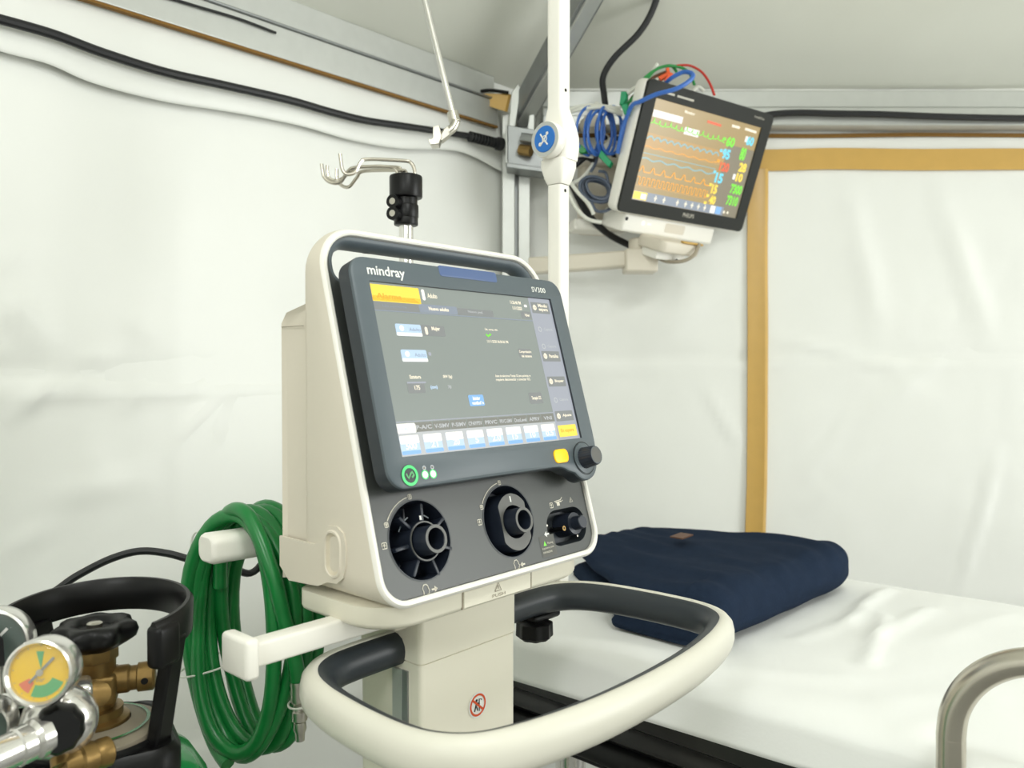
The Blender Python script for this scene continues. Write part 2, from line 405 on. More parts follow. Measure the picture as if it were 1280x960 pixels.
# tent frame: corner post, hub, eave rails, rafter
tf = thing('tent_frame', (0, 1.85, 0), 'grey aluminium tent frame with corner post, eave rails and bolted hub plates', 'tent frame')
FT = frame(CORNER, U, V, W)
mb = MB()
FP = frame(Vector((.004, 1.853, 0)), Vector((1, 0, 0)), Vector((0, 1, 0)), W)
box(mb, FP, (-.012, 0, .9), (.030, .05, 1.8), 'alu'); box(mb, FP, (.024, .006, .9), (.028, .038, 1.8), 'alu'); box(mb, FP, (.006, .012, .9), (.01, .02, 1.8), 'alud')
box(mb, FP, (0, 0, .008), (.12, .09, .016), 'alud')
mb.build('corner_post', tf, bevel=.002)
mb = MB()   # left eave rail
def rail_prof(loops_at, m): pass
LR = frame(CORNER+V*.004, (U+W*.014).normalized(), V, (W-U*.014).normalized())
for (y0, y1, z0, z1, m_) in ((.0, .022, 1.771, 1.826, 'alu'), (.0, .026, 1.826, 1.831, 'alud'), (.0, .012, 1.831, 1.885, 'alu')):
    box(mb, LR, (-1.2-.012, (y0+y1)/2, (z0+z1)/2), (2.32, y1-y0, z1-z0), m_)
mb.build('eave_rail', tf, bevel=.002)
mb = MB(); box(mb, LR, (-1.212, .0175, 1.7690), (2.32, .010, .004), 'ochre')
tag(mb.build('webbing_strip', tf), 'ochre webbing edge along the rail')
mb = MB()
RR_ = frame(CORNER, Vector((1, 0, 0)), Vector((0, -1, 0)), W)
box(mb, RR_, (1.22, .03, 1.790), (2.3, .05, .024), 'alu'); box(mb, RR_, (1.22, .022, 1.813), (2.3, .04, .022), 'alu'); box(mb, RR_, (1.22, .02, 1.845), (2.3, .03, .04), 'alu')
mb.build('eave_rail', tf, bevel=.003)
mb = MB()  # hub plates
hubp = ats([(633, 156, 1.78), (692, 166, 1.78), (692, 212, 1.78), (633, 204, 1.78)])
def slab(mb, P, d, m):
    mb.add(I4, list(P)+[p+d for p in P], [list(range(len(P))), list(range(len(P), 2*len(P)))]+[[i, (i+1) % len(P), len(P)+(i+1) % len(P), len(P)+i] for i in range(len(P))], m)
slab(mb, hubp, Vector((.01, .012, 0)), 'alud')
slab(mb, ats([(632, 156, 1.78), (636, 156, 1.78), (636, 204, 1.78), (632, 204, 1.78)]), Vector((.0, .06, 0)), 'alu')
slab(mb, ats([(633, 203, 1.775), (692, 211, 1.775), (692, 217, 1.775), (633, 209, 1.775)]), Vector((0, .06, 0)), 'alud')
slab(mb, ats([(639, 116, 1.80), (648, 104, 1.80), (651, 112, 1.80), (644, 158, 1.80), (636, 158, 1.80)]), Vector((.008, .06, 0)), 'alu')
slab(mb, ats([(664, 128, 1.80), (668, 122, 1.80), (668, 168, 1.80), (658, 168, 1.80)]), Vector((.006, .06, 0)), 'alu')
mb.build('hub_bracket', tf, bevel=.0015)
mb = MB(); tube(mb, ats([(650, 187, 1.77), (664, 189, 1.757)]), .012, 'brass', sub=1); tube(mb, ats([(652, 172, 1.765), (680, 176, 1.75)]), .011, 'alud', sub=1)
mb.build('hub_bolt', tf)
mb = MB()  # hip rafter rising to the roof apex
ra = Vector((.02, 1.845, 1.80)); rb = APEX-W*.10; rd = (rb-ra).normalized(); FRf = aframe(ra, rd, W)
L_ = (rb-ra).length*.97
box(mb, FRf, (0, 0, L_/2), (.05, .045, L_), 'alud'); box(mb, FRf, (-.028, 0, L_/2), (.008, .03, L_), 'alu')
mb.build('roof_rafter', tf, bevel=.002)
mb = MB(); slab(mb, ats([(583, 124, 1.805), (606, 117, 1.805), (636, 117, 1.805), (631, 139, 1.805), (612, 133, 1.805)]), Vector((.006, .008, 0)), 'tan'); tag(mb.build('foam_pad', tf), 'tan foam pad above the rail end')
mb = MB(); tube(mb, ats([(576, 124, 1.80), (590, 117, 1.80), (612, 113, 1.80), (636, 116, 1.80)]), .004, 'black', 8); mb.build('edge_cord_and_gap_shade', tf)
mb = MB(); tube(mb, [on(x, y, CORNER+V*.03, V) for x, y in ((200, -6), (250, 9), (300, 24), (345, 41))], .0022, 'rubber', 8); mb.build('edge_cord_and_gap_shade', tf)  # thin dark line standing in for shade in the gap under the roof

# ================================================================== CABLES ON THE WALLS
def wl(x, y, o=.03): return on(x, y, CORNER+V*o, V)
mb = MB()
pl = [wl(*p) for p in ((-60, 8), (0, 24), (67, 43), (129, 66), (206, 90), (278, 106), (361, 125), (410, 139), (454, 150), (500, 157), (541, 163), (585, 170))]
t = thing('wall_cable', pl[6], 'long black cable strung along the tent wall, ending in a ribbed plug', 'cable')
tube(mb, pl, .0068, 'rubber', 10); mb.build('cable', t)
mb = MB(); e0, e1 = pl[-1], wl(628, 181, .05)
dirv = (e1-e0).normalized(); Fp = aframe(e0, dirv); Lp = (e1-e0).length; prof = [(.0068, 0)]
for k in range(9): prof += [(.0115, .004+k*.008), (.0115, .008+k*.008), (.0085, .0085+k*.008), (.0085, .0115+k*.008)]
prof += [(.0145, .078), (.0145, Lp*.98), (.011, Lp)]
lathe(mb, Fp, prof, 'rubber', 20); tag(mb.build('cable_plug', t), 'ribbed black plug')
mb = MB(); tube(mb, ats([(935, 150, 1.83), (965, 143, 1.83), (1000, 141, 1.83), (1040, 142, 1.83), (1100, 143, 1.83), (1180, 146, 1.83), (1280, 148, 1.83), (1500, 150, 1.83), (1880, 154, 1.83)]), .0075, 'rubber')
one(mb, 'eave_cable', 'black cable lying on the eave rail above the tan tape strip', 'cable')
mb = MB(); tube(mb, ats([(836, -50, 1.625), (828, -24, 1.65), (815, 14, 1.67), (798, 42, 1.68), (768, 72, 1.69), (754, 96, 1.70), (755, 118, 1.71), (758, 140, 1.72)]), .0068, 'rubber')
one(mb, 'ceiling_cable', 'black cable dropping from the roof behind the patient monitor', 'cable')
mb = MB(); tube(mb, ats([(693, 212, 1.72), (706, 212, 1.71), (720, 205, 1.7), (732, 196, 1.71), (742, 200, 1.73)]), .0075, 'rubber')
one(mb, 'mount_cable', 'short black cable curling just under the white arm hinge', 'cable')
mb = MB()
tube(mb, ats([(702, 208, 1.72), (712, 225, 1.72), (730, 260, 1.73), (748, 282, 1.75), (766, 296, 1.78), (792, 309, 1.80)]), .0075, 'rubber')
one(mb, 'mount_cable', 'black cable running from behind the white arm down to the monitor mount', 'cable')

# ================================================================== PATIENT MONITOR
mo = thing('patient_monitor', MC-W*.2, 'wall mounted patient monitor with black bezel and amber waveform screen', 'monitor')
mb = MB()
BZ = rr(-.190, .190, -.129, .133, .012)
rprism(mb, FM, rr(-.194, .190, -.131, .133, .016), -.034, -.004, .006, 'rim')
rprism(mb, FM, rr(-.12, .12, -.09, .09, .02), -.085, -.03, .015, 'cream')
mb.build('housing', mo)
mb = MB(); plate(mb, FM, BZ, [[(-.161, -.101), (.161, -.101), (.161, .101), (-.161, .101)]], -.010, .002, 'bezelm')
text(mb, FM, 'PHILIPS', -.007, .027, -.118, -.109, .0024, 'silverprint', .008)
text(mb, FM, 'IntelliVue', .128, .160, .117, .1225, .0024, 'silverprint', .0)
ribbon(mb, FM, [(-.150, .115), (-.115, .115)], .004, .0024, 'silverprint'); ribbon(mb, FM, [(-.108, .115), (-.06, .115)], .004, .0024, 'silverprint')
bz = mb.build('bezel', mo, bevel=.002)
mb = MB(); rect(mb, FM, -.1612, .1612, -.1012, .1012, -.0012, 'e_mon'); rect(mb, FM, .075, .1612, -.1012, .05, -.0009, 'e_monr')
rect(mb, FM, -.16, .075, .004, .034, -.0009, 'e_monb')
sc = mb.build('screen', mo)
def mrect(mb, x0, y0, x1, y1, m, z=.0): # two photo corners -> upright rectangle on the monitor glass
    a = mon(x0, y0); b = mon(x1, y1); rect(mb, FM, min(a[0], b[0]), max(a[0], b[0]), min(a[1], b[1]), max(a[1], b[1]), z-.0005, m)
mb = MB(); rect(mb, FM, -.158, -.075, .066, .079, -.0003, 'e_white'); mb.build('patient_field', sc)
mb = MB(); rect(mb, FM, -.063, -.02, .048, .062, -.0003, 'e_white'); mb.build('message_box', sc)
mb = MB(); rect(mb, FM, -.16, .115, -.1005, -.082, -.0006, 'e_tab'); mb.build('button_bar', sc)
def wave(f, y, x0, x1, m, w=.0022, n=220):
    mb = MB(); ribbon(mb, FM, [(x0+(x1-x0)*i/n, y+f(i/n)) for i in range(n+1)], w, -.0002, m); return mb
ecg = lambda t: .004*math.sin(t*30)*.4+.010*math.exp(-(((t*14) % 1-.5)/.07)**2)-.002
wave(ecg, .055, -.158, .062, 'e_grn', .002).build('trace', sc)
wave(lambda t: .006*abs(math.sin(t*PI*11)), .022, -.158, .055, 'e_trace', .0035).build('trace', sc)
wave(lambda t: .0015*math.sin(t*40), .007, -.158, .055, 'e_org', .0012).build('trace', sc)
wave(lambda t: .0, -.006, -.158, .055, 'e_trace', .0015).build('trace', sc)
wave(lambda t: .002*math.sin(t*33), -.017, -.158, .055, 'e_trace', .003).build('trace', sc)
wave(lambda t: .011*max(0, math.sin(t*PI*14))**2, -.043, -.158, .052, 'e_org', .0022).build('trace', sc)
mb = wave(lambda t: .014 if (t*15) % 1 < .55 else 0., -.068, -.158, .05, 'e_org', .0018, 440)
rect(mb, FM, -.158, .05, -.071, -.0705, -.0004, 'e_org'); mb.build('trace', sc)
for body, x0, y0, x1, y1, m_ in (('60', .066, .045, .092, .067, 'e_grn'), ('95', .064, .018, .088, .04, 'e_cyan'), ('120', .066, -.008, .096, .012, 'e_red'), ('15', .062, -.034, .086, -.012, 'e_cyan'), ('15', .06, -.058, .078, -.038, 'e_yel'), ('40', .062, -.081, .082, -.062, 'e_yel'),
                                 ('60', .127, .058, .15, .078, 'e_cyan'), ('80', .118, .024, .136, .052, 'e_grn'), ('28', .126, .0, .15, .02, 'e_yel'), ('10', .126, -.022, .147, -.003, 'e_yel'), ('7300', .118, -.05, .156, -.028, 'e_grn'), ('7310', .116, -.076, .153, -.054, 'e_grn')):
    mb = MB(); text(mb, FM, body, x0, x1, y0, y1, -.0002, m_, .05); mb.build('reading', sc)
def bit(name, f):
    mb = MB(); f(mb); mb.build(name, sc)
bit('heading', lambda mb: text(mb, FM, 'Monitor', -.075, -.045, .088, .094, -.0002, 'e_cream', .03))
for (x0, y0), (x1, y1), w_, m_ in (((-.005, .084), (.038, .083), .005, 'e_red'), ((.07, .089), (.095, .089), .005, 'e_cream'), ((.112, .09), (.15, .089), .005, 'e_cream')):
    bit('heading', lambda mb: ribbon(mb, FM, [(x0, y0), (x1, y1)], w_, -.0002, m_))
for y, x, m_ in ((.059, .055, 'e_grn'), (.034, .054, 'e_cyan'), (.012, .054, 'e_org'), (-.012, .052, 'e_cyan'), (-.04, .05, 'e_yel'), (-.064, .05, 'e_yel'), (-.08, .048, 'e_yel')): bit('reading_label', lambda mb: rect(mb, FM, x, x+.008, y-.003, y+.003, -.0002, m_))
for y, x in ((.078, .121), (-.005, .115)): bit('reading_label', lambda mb: rect(mb, FM, x, x+.008, y-.014, y-.002, -.0002, 'e_white'))
bit('touch_button', lambda mb: (rect(mb, FM, -.158, -.120, -.099, -.083, -.0003, 'e_yel'), rect(mb, FM, -.137, -.122, -.097, -.086, -.0002, 'e_white')))
bit('touch_button', lambda mb: rect(mb, FM, .073, .088, -.099, -.083, -.0003, 'e_white')); bit('touch_button', lambda mb: rect(mb, FM, .09, .107, -.099, -.083, -.0003, 'e_blue'))
for x in (-.1, -.075, -.035, -.01, .01, .03, .05): bit('touch_icon', lambda mb: ribbon(mb, FM, [(x+.005, -.097), (x+.005, -.091), (x+.001, -.091), (x+.009, -.0905), (x+.005, -.0905), (x+.005, -.085)], .003, -.0002, 'e_cream'))
for x in (.118, .13): bit('touch_icon', lambda mb: disc(mb, FM, x, -.092, .003, -.0002, 'e_cream'))
mb = MB()   # module base under the screen
rprism(mb, FM, rr(-.160, .115, -.170, -.130, .006), -.08, -.008, .006, 'rim')
disc(mb, FM, -.153, -.142, .004, -.0075, 'black'); disc(mb, FM, -.105, -.146, .005, -.0075, 'e_white'); disc(mb, FM, -.09, -.146, .0025, -.0075, 'e_white'); disc(mb, FM, -.084, -.146, .0025, -.0075, 'e_white')
rect(mb, FM, -.04, .02, -.158, -.138, -.0078, 'cream', .004)
mb.build('base_module', mo)
# monitor mount
mm = thing('monitor_mount', at(800, 330, 1.78), 'white horizontal wall arm and bracket carrying the patient monitor', 'mount')
mb = MB(); A = at(662, 333, 1.80); B = at(800, 323, 1.76); Fa = aframe(A, B-A, W); La = (B-A).length
rprism(mb, Fa, rr(-.018, .018, -.02, .02, .006), 0, La, .004, 'cream'); mb.build('arm', mm)
mb = MB(); A = at(800, 327, 1.76); box(mb, I4, A, (.07, .06, .05), 'cream'); cyl(mb, frame(A, Vector((1, 0, 0)), Vector((0, 1, 0)), W), .025, .02, .05, 'cream'); mb.build('swivel', mm, bevel=.004)
mb = MB(); A = at(838, 306, 1.74)
rprism(mb, frame(A, MX, MN, MY), rr(-.065, .05, -.04, .045, .015), -.014, .012, .005, 'cream'); box(mb, frame(A, MX, MN, MY), (-.015, .0, -.020), (.085, .05, .022), 'rim')
box(mb, frame(A, MX, MN, MY), (.02, .042, .014), (.06, .012, .005), 'tan'); disc(mb, frame(A, MX, MY, MN), 0, -.028, .004, .03, 'black')
mb.build('bracket_plate', mm, bevel=.003)
mb = MB(); tube(mb, ats([(822, 322, 1.73), (835, 327, 1.72), (855, 326, 1.71), (868, 318, 1.71), (874, 305, 1.72)]), .004, 'greyprint', 8); mb.build('mount_cord', mm)
# module rack left of the monitor
mr = thing('module_rack', at(745, 250, 1.78), 'pale plastic cable rack with ports between the white arm and monitor', 'rack')
mb = MB(); Fk = frame(at(752, 232, 1.80), Vector((.97, .24, 0)).normalized(), Vector((-.24, .97, 0)).normalized(), W)
rbox(mb, Fk, (0, .02, -.02), (.085, .06, .17), .008, 'cream'); rbox(mb, Fk, (-.012, -.01, -.095), (.13, .06, .025), .006, 'rim'); rbox(mb, Fk, (.0, .0, .05), (.11, .05, .02), .005, 'cream')
mb.build('rack_body', mr)
for x, z in ((-.02, .055), (.02, .06), (.0, .10), (.03, .10)):
    mb = MB(); f = frame(Fk @ Vector((x, -.012, z)), Fk.col[0].to_3d(), W, -Fk.col[1].to_3d()); cyl(mb, f, .009, -.02, .012, 'cream', 16); annulus(mb, f, 0, 0, .0, .006, .0121, 'black', 16); mb.build('port', mr)
mb = MB(); rbox(mb, Fk, (-.01, .03, .145), (.05, .05, .03), .008, 'cream'); mb.build('cable_clamp', mr)

# blue, grey and white cables by the monitor
def coil(name, lab, c, Y, rx, ry, turns, r, m, jit, extra=None, tiltx=0.):
    mb = MB(); P = []; rnd = random.Random(len(name)*3+turns)
    for i in range(turns*10):
        t = 2*PI*i/10; k = i/10
        jx = rx*(1+jit*math.sin(k*2.3)); jy = ry*(1+jit*math.cos(k*1.7)); P.append(at(c[0]+jx*math.cos(t)+2*math.sin(k*3.1), c[1]+jy*math.sin(t)+tiltx*math.cos(t)+2*math.cos(k*2.1), Y+.012*math.sin(k*1.3)))
    tube(mb, P, r, m, 8, sub=4)
    for e in (extra or []): tube(mb, ats(e), r, m, 8)
    return one(mb, name, lab, 'cable')
mb = MB(); P = []
for k in range(7*12+1):
    t = 2*PI*k/12; n_ = k/12
    wd = 13+4*math.sin(n_*2.4); P.append(at(735+4.6*n_+wd*math.cos(t), 164+(29+2*math.sin(n_*3))*math.sin(t), 1.69+.02*math.cos(t)+.008*math.sin(n_*5)))
tube(mb, P, .0031, 'bluec', 8, sub=5)
one(mb, 'blue_cable', 'thin blue cable wound in open loops beside the patient monitor', 'cable')
mb = MB(); tube(mb, ats([(772, 192, 1.64), (776, 170, 1.63), (782, 150, 1.62), (790, 132, 1.60), (800, 127, 1.585), (820, 118, 1.57), (845, 111, 1.56), (862, 101, 1.565), (866, 93, 1.575), (855, 90, 1.59), (840, 97, 1.6), (832, 104, 1.62)]), .0044, 'bluec', 8)
tube(mb, ats([(776, 190, 1.65), (780, 166, 1.64), (786, 142, 1.63)]), .0044, 'bluec', 8)
one(mb, 'blue_cable', 'blue cable arched across the top corner of the patient monitor', 'cable')
coil('grey_cable', 'grey lead wound in a tight round coil beside the monitor', (746, 236), 1.70, 17, 13, 7, .0032, 'greyc', .16, [[(738, 215, 1.7), (744, 205, 1.7), (748, 190, 1.71)], [(748, 214, 1.69), (757, 216, 1.69), (760, 228, 1.69)], [(739, 252, 1.69), (745, 263, 1.69), (756, 264, 1.69), (766, 259, 1.7)]], 4)
for P in ([(696, 152, 1.70), (708, 140, 1.69), (722, 134, 1.685), (745, 132, 1.685), (775, 136, 1.68)], [(700, 144, 1.71), (716, 139, 1.69), (740, 135, 1.68), (764, 134, 1.68), (778, 142, 1.68)], [(745, 129, 1.70), (760, 137, 1.68), (778, 143, 1.68)]):
    mb = MB(); tube(mb, ats(P), .0042, 'whitec', 8); one(mb, 'white_cable', 'white cable arching over the blue loops from the white arm to the monitor', 'cable', 'white cables over the blue loops')
for P in ([(697, 216, 1.72), (710, 200, 1.71), (725, 194, 1.7), (742, 196, 1.7)], [(700, 226, 1.72), (718, 228, 1.71), (732, 218, 1.71), (742, 204, 1.71)], [(707, 226, 1.71), (712, 244, 1.70), (722, 262, 1.70), (735, 274, 1.70), (752, 278, 1.70)], [(706, 218, 1.70), (722, 240, 1.69), (736, 255, 1.69), (742, 268, 1.69)]):
    mb = MB(); tube(mb, ats(P), .0042, 'whitec', 8); one(mb, 'white_cable', 'white cable curving out below the arm hinge around the grey coil', 'cable', 'white cables around the grey coil')
lw_ = thing('ecg_leads', at(830, 92, 1.68), 'bundle of green, white and red lead wires draped over the monitor top', 'lead wires')
for nm, P, r, m in (('green_lead', [(800, 104, 1.64), (812, 92, 1.65), (830, 83, 1.66), (850, 84, 1.66), (862, 92, 1.65), (868, 106, 1.64)], .003, 'greent'), ('green_lead', [(808, 100, 1.65), (820, 87, 1.66), (838, 82, 1.67), (846, 90, 1.67)], .003, 'greent'),
                    ('red_lead', [(846, 82, 1.66), (862, 82, 1.66), (877, 90, 1.65), (887, 104, 1.64), (893, 119, 1.63)], .0025, 'redc'), ('white_lead', [(800, 106, 1.66), (814, 92, 1.66), (822, 80, 1.66)], .004, 'whitec'), ('white_lead', [(776, 132, 1.66), (784, 118, 1.66), (796, 109, 1.66), (812, 104, 1.67)], .0045, 'whitec'),
                    ('white_lead', [(820, 100, 1.66), (836, 92, 1.66), (842, 100, 1.66)], .003, 'whitec'), ('white_lead', [(866, 114, 1.67), (873, 109, 1.67), (880, 114, 1.67)], .004, 'whitec'), ('brown_lead', [(780, 140, 1.66), (790, 122, 1.65), (800, 115, 1.65), (815, 98, 1.66), (832, 90, 1.66)], .003, 'brownc'), ('green_lead', [(782, 132, 1.64), (792, 122, 1.64), (802, 110, 1.65)], .0035, 'greent')):
    mb = MB(); tube(mb, ats(P), r, m, 8); mb.build(nm, lw_)
for P in ([(832, 85, 1.655), (836, 84, 1.655), (840, 98, 1.655), (836, 99, 1.655)], [(838, 90, 1.65), (842, 92, 1.65), (834, 102, 1.65), (830, 100, 1.65)], [(822, 96, 1.655), (834, 90, 1.655), (836, 94, 1.655), (826, 100, 1.655)]):
    mb = MB(); slab(mb, ats(P), Vector((.002, .012, 0)), 'orangec'); mb.build('orange_clip', lw_, bevel=.001)
for lab, P in (('upper of two green tags tied to the blue cable at the monitor edge', [(776, 114, 1.62), (783, 114, 1.62), (783, 122, 1.62), (779, 131, 1.62), (774, 130, 1.62)]), ('lower of two green tags tied to the blue cable at the monitor edge', [(776, 131, 1.61), (784, 129, 1.61), (786, 142, 1.61), (780, 143, 1.61)]),
               ('green tag hanging over the grey cable coil', [(751, 187, 1.66), (765, 202, 1.66), (761, 209, 1.66), (748, 196, 1.66)]), ('small dark green clip beside the white arm hinge', [(721, 184, 1.68), (726, 180, 1.68), (733, 187, 1.68), (731, 191, 1.68), (724, 191, 1.68)])):
    mb = MB(); slab(mb, ats(P), Vector((.006, .014, -.001)), 'greenc' if 'dark' not in lab else 'greent'); one(mb, 'cable_tag', lab, 'tag', 'green cable tags by the monitor', bevel=.0015)

# ================================================================== VENTILATOR
ve = thing('ventilator', SC-W*.205, 'cream and slate medical ventilator unit with tilted touchscreen and carrying handle', 'ventilator')
TT, CT, ST = math.tan(TILT), math.cos(TILT), math.sin(TILT)
X0, X1, Y0, Y1 = -.159, .161, -.2108, .147
RC = (.030, .030, .046, .046)
def front(P, n): return [FS @ Vector((x, y, n)) for x, y in P]
def back(P, n, vb):   # the same outline carried straight back to the upright rear plane
    out = []
    for x, y in P:
        w_ = y*CT+n*ST; out.append(FL @ Vector((x, vb, w_)))
    return out
O = lambda i: rr(X0, X1, Y0, Y1, RC, i, 10)
HX0, HX1, HY0, HY1 = -.1385, .1405, .097, .1315
H = lambda i: rr(HX0, HX1, HY0, HY1, (.008, .008, .022, .022), i, 8)
mb = MB()
VB = -.083
loops = [back(O(.006), -.028, VB), back(O(.0015), -.028, VB+.0015), back(O(0), -.028, VB+.006), front(O(0), -.0285), front(O(.0008), -.0265), front(O(.0025), -.025), front(O(.0052), -.025), front(O(.0068), -.0262), front(O(.0072), -.040)]
loft(mb, loops[:4], 'cream'); loft(mb, loops[3:], 'rim')  # front rim whitened to carry its highlight; same plastic as the cream
def tess3(mb, outer, holes, m):
    polys = [outer]+holes; flat = [p for q in polys for p in q]
    loc = [[Vector(((FL.inverted() @ p).x, (FL.inverted() @ p).z, 0)) for p in q] for q in polys]
    mb.add(I4, flat, [list(t) for t in tessellate_polygon(loc)], m)
tess3(mb, loops[0], [back(H(0), -.0425, VB)], 'cream')
mb.build('housing', ve)
mb = MB(); PN = -.0295   # slate front panel with handle opening and port recesses
c1, c2, c3 = (-.1005, -.155), (.021, -.155), (.1110, -.1735)
R1, R2 = .0362, .0365
stad = rr(c3[0]-.034, c3[0]+.034, c3[1]-.0195, c3[1]+.0195, .0185)
holes = [H(-.0085), circ(*c1, R1, 56), circ(*c2, R2, 56), stad]
tess(mb, FS, O(.0074), holes, PN, 'panel')
hl = []
for k in range(6):
    t_ = PI/2*k/5; hl.append(front(H(-.0085*(1-math.sin(t_))), PN-.013*(1-math.cos(t_))))
hl.append(back(H(0), -.0425, VB+.0005)); loft(mb, hl, 'slate')
wall(mb, FS, O(.0074), PN, PN-.012, 'panel')
mb.build('front_panel', ve, angle=40)
mb = MB()
for (cx, cy), R in ((c1, R1), (c2, R2)):
    annulus(mb, FS, cx, cy, R, R+.0012, PN+.0004, 'slated', 56)
    loft(mb, [[(x, y, z) for x, y in circ(cx, cy, r, 56)] for r, z in ((R, PN), (R-.001, PN-.004), (R-.003, PN-.026), (.001, PN-.027))], 'navy', F=FS)
loft(mb, [[(x, y, z) for x, y in rr(c3[0]-.034, c3[0]+.034, c3[1]-.0195, c3[1]+.0195, .0185, i)] for i, z in ((0, PN), (.001, PN-.004), (.003, PN-.018), (.0175, PN-.0182))], 'slated', F=FS)
ro = mb.build('port_recess', ve)
# rear casing, lower skirt and side pocket
mb = MB()
side = [(-.0790, -.204), (-.0790, .060), (-.112, .053), (-.1205, .043), (-.1205, -.204)]
lo = []
for x, i in ((-.155, .004), (-.1575, .001), (-.1585, 0), (.1605, 0), (.1595, .001), (.157, .004)): lo.append([(x, y+(i if y < -.1 else 0), z-(i if z > 0 else 0)) for y, z in side])
loft(mb, lo, 'cream', True, True, True, F=FL)
for sx in (-.1589, .1609): box(mb, FL, (sx, -.101, .0395), (.0006, .037, .0008), 'greyprint')
mb.build('rear_casing', ve)
for s_, x in ((-1, -.1585), (1, .1605)):
    mb = MB()  # raised lower skirt on each side
    SK = [(-.1225, -.163), (-.066, -.163), (-.056, -.1605), (-.049, -.149), (-.044, -.143), (-.030, -.142), (-.0205, -.147), (-.017, -.158), (-.017, -.175), (-.021, -.187), (-.030, -.1935), (-.045, -.1950), (-.06, -.201), (-.107, -.204), (-.1225, -.192)]
    Fx = frame(FL @ Vector((x, 0, 0)), V, W, U*1.0)
    PK = rr(-.0455, -.0265, -.187, -.149, .009)
    z0, z1 = (0, s_*.0022)
    plate(mb, Fx, SK, [PK], z0, z1, 'cream')
    loft(mb, [[(a_, b_, z1) for a_, b_ in offs(PK, -.0032)], [(a_, b_, z1+s_*.0014) for a_, b_ in offs(PK, -.0022)], [(a_, b_, z1+s_*.0014) for a_, b_ in offs(PK, -.0006)], [(a_, b_, z1) for a_, b_ in PK]], 'cream', F=Fx)
    loft(mb, [[(a_, b_, s_*.0025) for a_, b_ in PK], [(a_, b_, s_*.0006) for a_, b_ in offs(PK, .003)]], 'tagpaper', F=Fx); tess(mb, Fx, offs(PK, .003), [], s_*.0006, 'cream')
    mb.build('side_skirt', ve, angle=30)
# display slab
KC = (.1262, -.1048)
P = [(x, y) for x, y in rr(-.150, .1550, -.1105, .106, .0185, 0, 8)]
out = []
arc = lambda c, r, a0, a1, n: [(c[0]+r*math.cos(math.radians(a0+(a1-a0)*i/n)), c[1]+r*math.sin(math.radians(a0+(a1-a0)*i/n))) for i in range(n+1)]
DS = arc((-.1315, -.0920), .0185, 180, 270, 8) + [(.02, -.1105), (.072, -.1105), (.082, -.1110), (.090, -.1130), (.0965, -.1165)] + arc(KC, .0245, 217, 352, 16) + [(.1528, -.100), (.1548, -.088), (.1552, -.075), (.155, .0)] + arc((.1360, .0870), .019, 0, 90, 8) + arc((-.1315, .0875), .0185, 90, 180, 8)
SCR = [(-.1310, -.0820), (.1310, -.0820), (.1310, .0820), (-.1310, .0820)]
mb = MB()
Zf = .0028
lp = [[(x, y, -.018) for x, y in offs(DS, .002)], [(x, y, -.016) for x, y in DS], [(x, y, Zf-.0035) for x, y in DS], [(x, y, Zf-.0012) for x, y in offs(DS, .0008)], [(x, y, Zf) for x, y in offs(DS, .0030)]]
loft(mb, lp[:3], 'slated', F=FS); loft(mb, lp[2:], 'slate', F=FS)
tess(mb, FS, offs(DS, .0030), [SCR], Zf, 'slate'); wall(mb, FS, SCR, Zf, -.001, 'slated'); tess(mb, FS, offs(DS, .002), [], -.018, 'slated')
rprism(mb, FS, rr(-.115, .115, -.085, .07, .02), -.0300, -.017, .002, 'black')
di = mb.build('display', ve)
mb = MB(); rprism(mb, FS, rr(-.040, .0445, .0945, .1062, .003), -.004, Zf+.0006, .0008, 'alarm'); mb.build('alarm_light', di)
Zt = Zf+.0003
def sbox(x0, y0, x1, y1):
    a = scr(x0, y0); b = scr(x1, y1); return min(a[0], b[0]), max(a[0], b[0]), min(a[1], b[1]), max(a[1], b[1])
mb = MB()
text(mb, FS, 'mindray', *(lambda q: (q[0], q[1], q[2], q[3]))((-.1315, -.0865, .0850, .0975)), Zt, 'white', .018); mb.build('logo', di)
mb = MB(); text(mb, FS, 'SV300', .1000, .1240, .0885, .0945, Zt, 'white', .008); mb.build('model_lettering', di)
# screen
mb = MB(); rect(mb, FS, -.1310, .1310, -.0820, .0820, 0, 'e_scr'); mb.build('screen', di)
z1, z2, z3 = .0004, .0007, .0010
def widget(name, rects=(), texts=(), extra=None):
    mb = MB()
    for (x0, x1, y0, y1, m_, r_) in rects: rect(mb, FS, x0, x1, y0, y1, z1, m_, r_)
    for (b_, x0, x1, y0, y1, m_, bo) in texts: text(mb, FS, b_, x0, x1, y0, y1, z2, m_, bo)
    if extra: extra(mb)
    return mb.build(name, di)
widget('alarm_banner', [(-.1308, -.0702, .0635, .0800, 'e_yel', .001), (-.1302, -.0708, .0642, .0690, 'e_org', 0)], [('Alarma', -.124, -.094, .0665, .0715, 'e_org', .02)])
widget('patient_label', [(-.0672, -.0632, .0680, .0795, 'e_white', .0018)], [('Adulto', -.0605, -.0475, .0708, .0758, 'e_cream', .03)])
widget('tab_bar', [(-.1308, -.0745, .0545, .0628, 'e_btn', 0), (-.0740, -.0230, .0555, .0640, 'e_tab', .0015), (-.0228, .030, .0555, .0628, 'e_btn', .001)], [('Un paciente', -.119, -.090, .0575, .0605, 'e_tab', .0), ('Nuevo adulto', -.0620, -.0350, .0580, .0618, 'e_cream', .04), ('Nuevo ped.', -.008, .014, .0578, .0612, 'e_grey', .01)],
       lambda mb: rect(mb, FS, -.1308, .0925, .0540, .0550, z2, 'e_tab'))
widget('sidebar', [(.0930, .1308, -.0818, .0818, 'e_side', 0)])
def hb(y): return scr(670, y)[1]
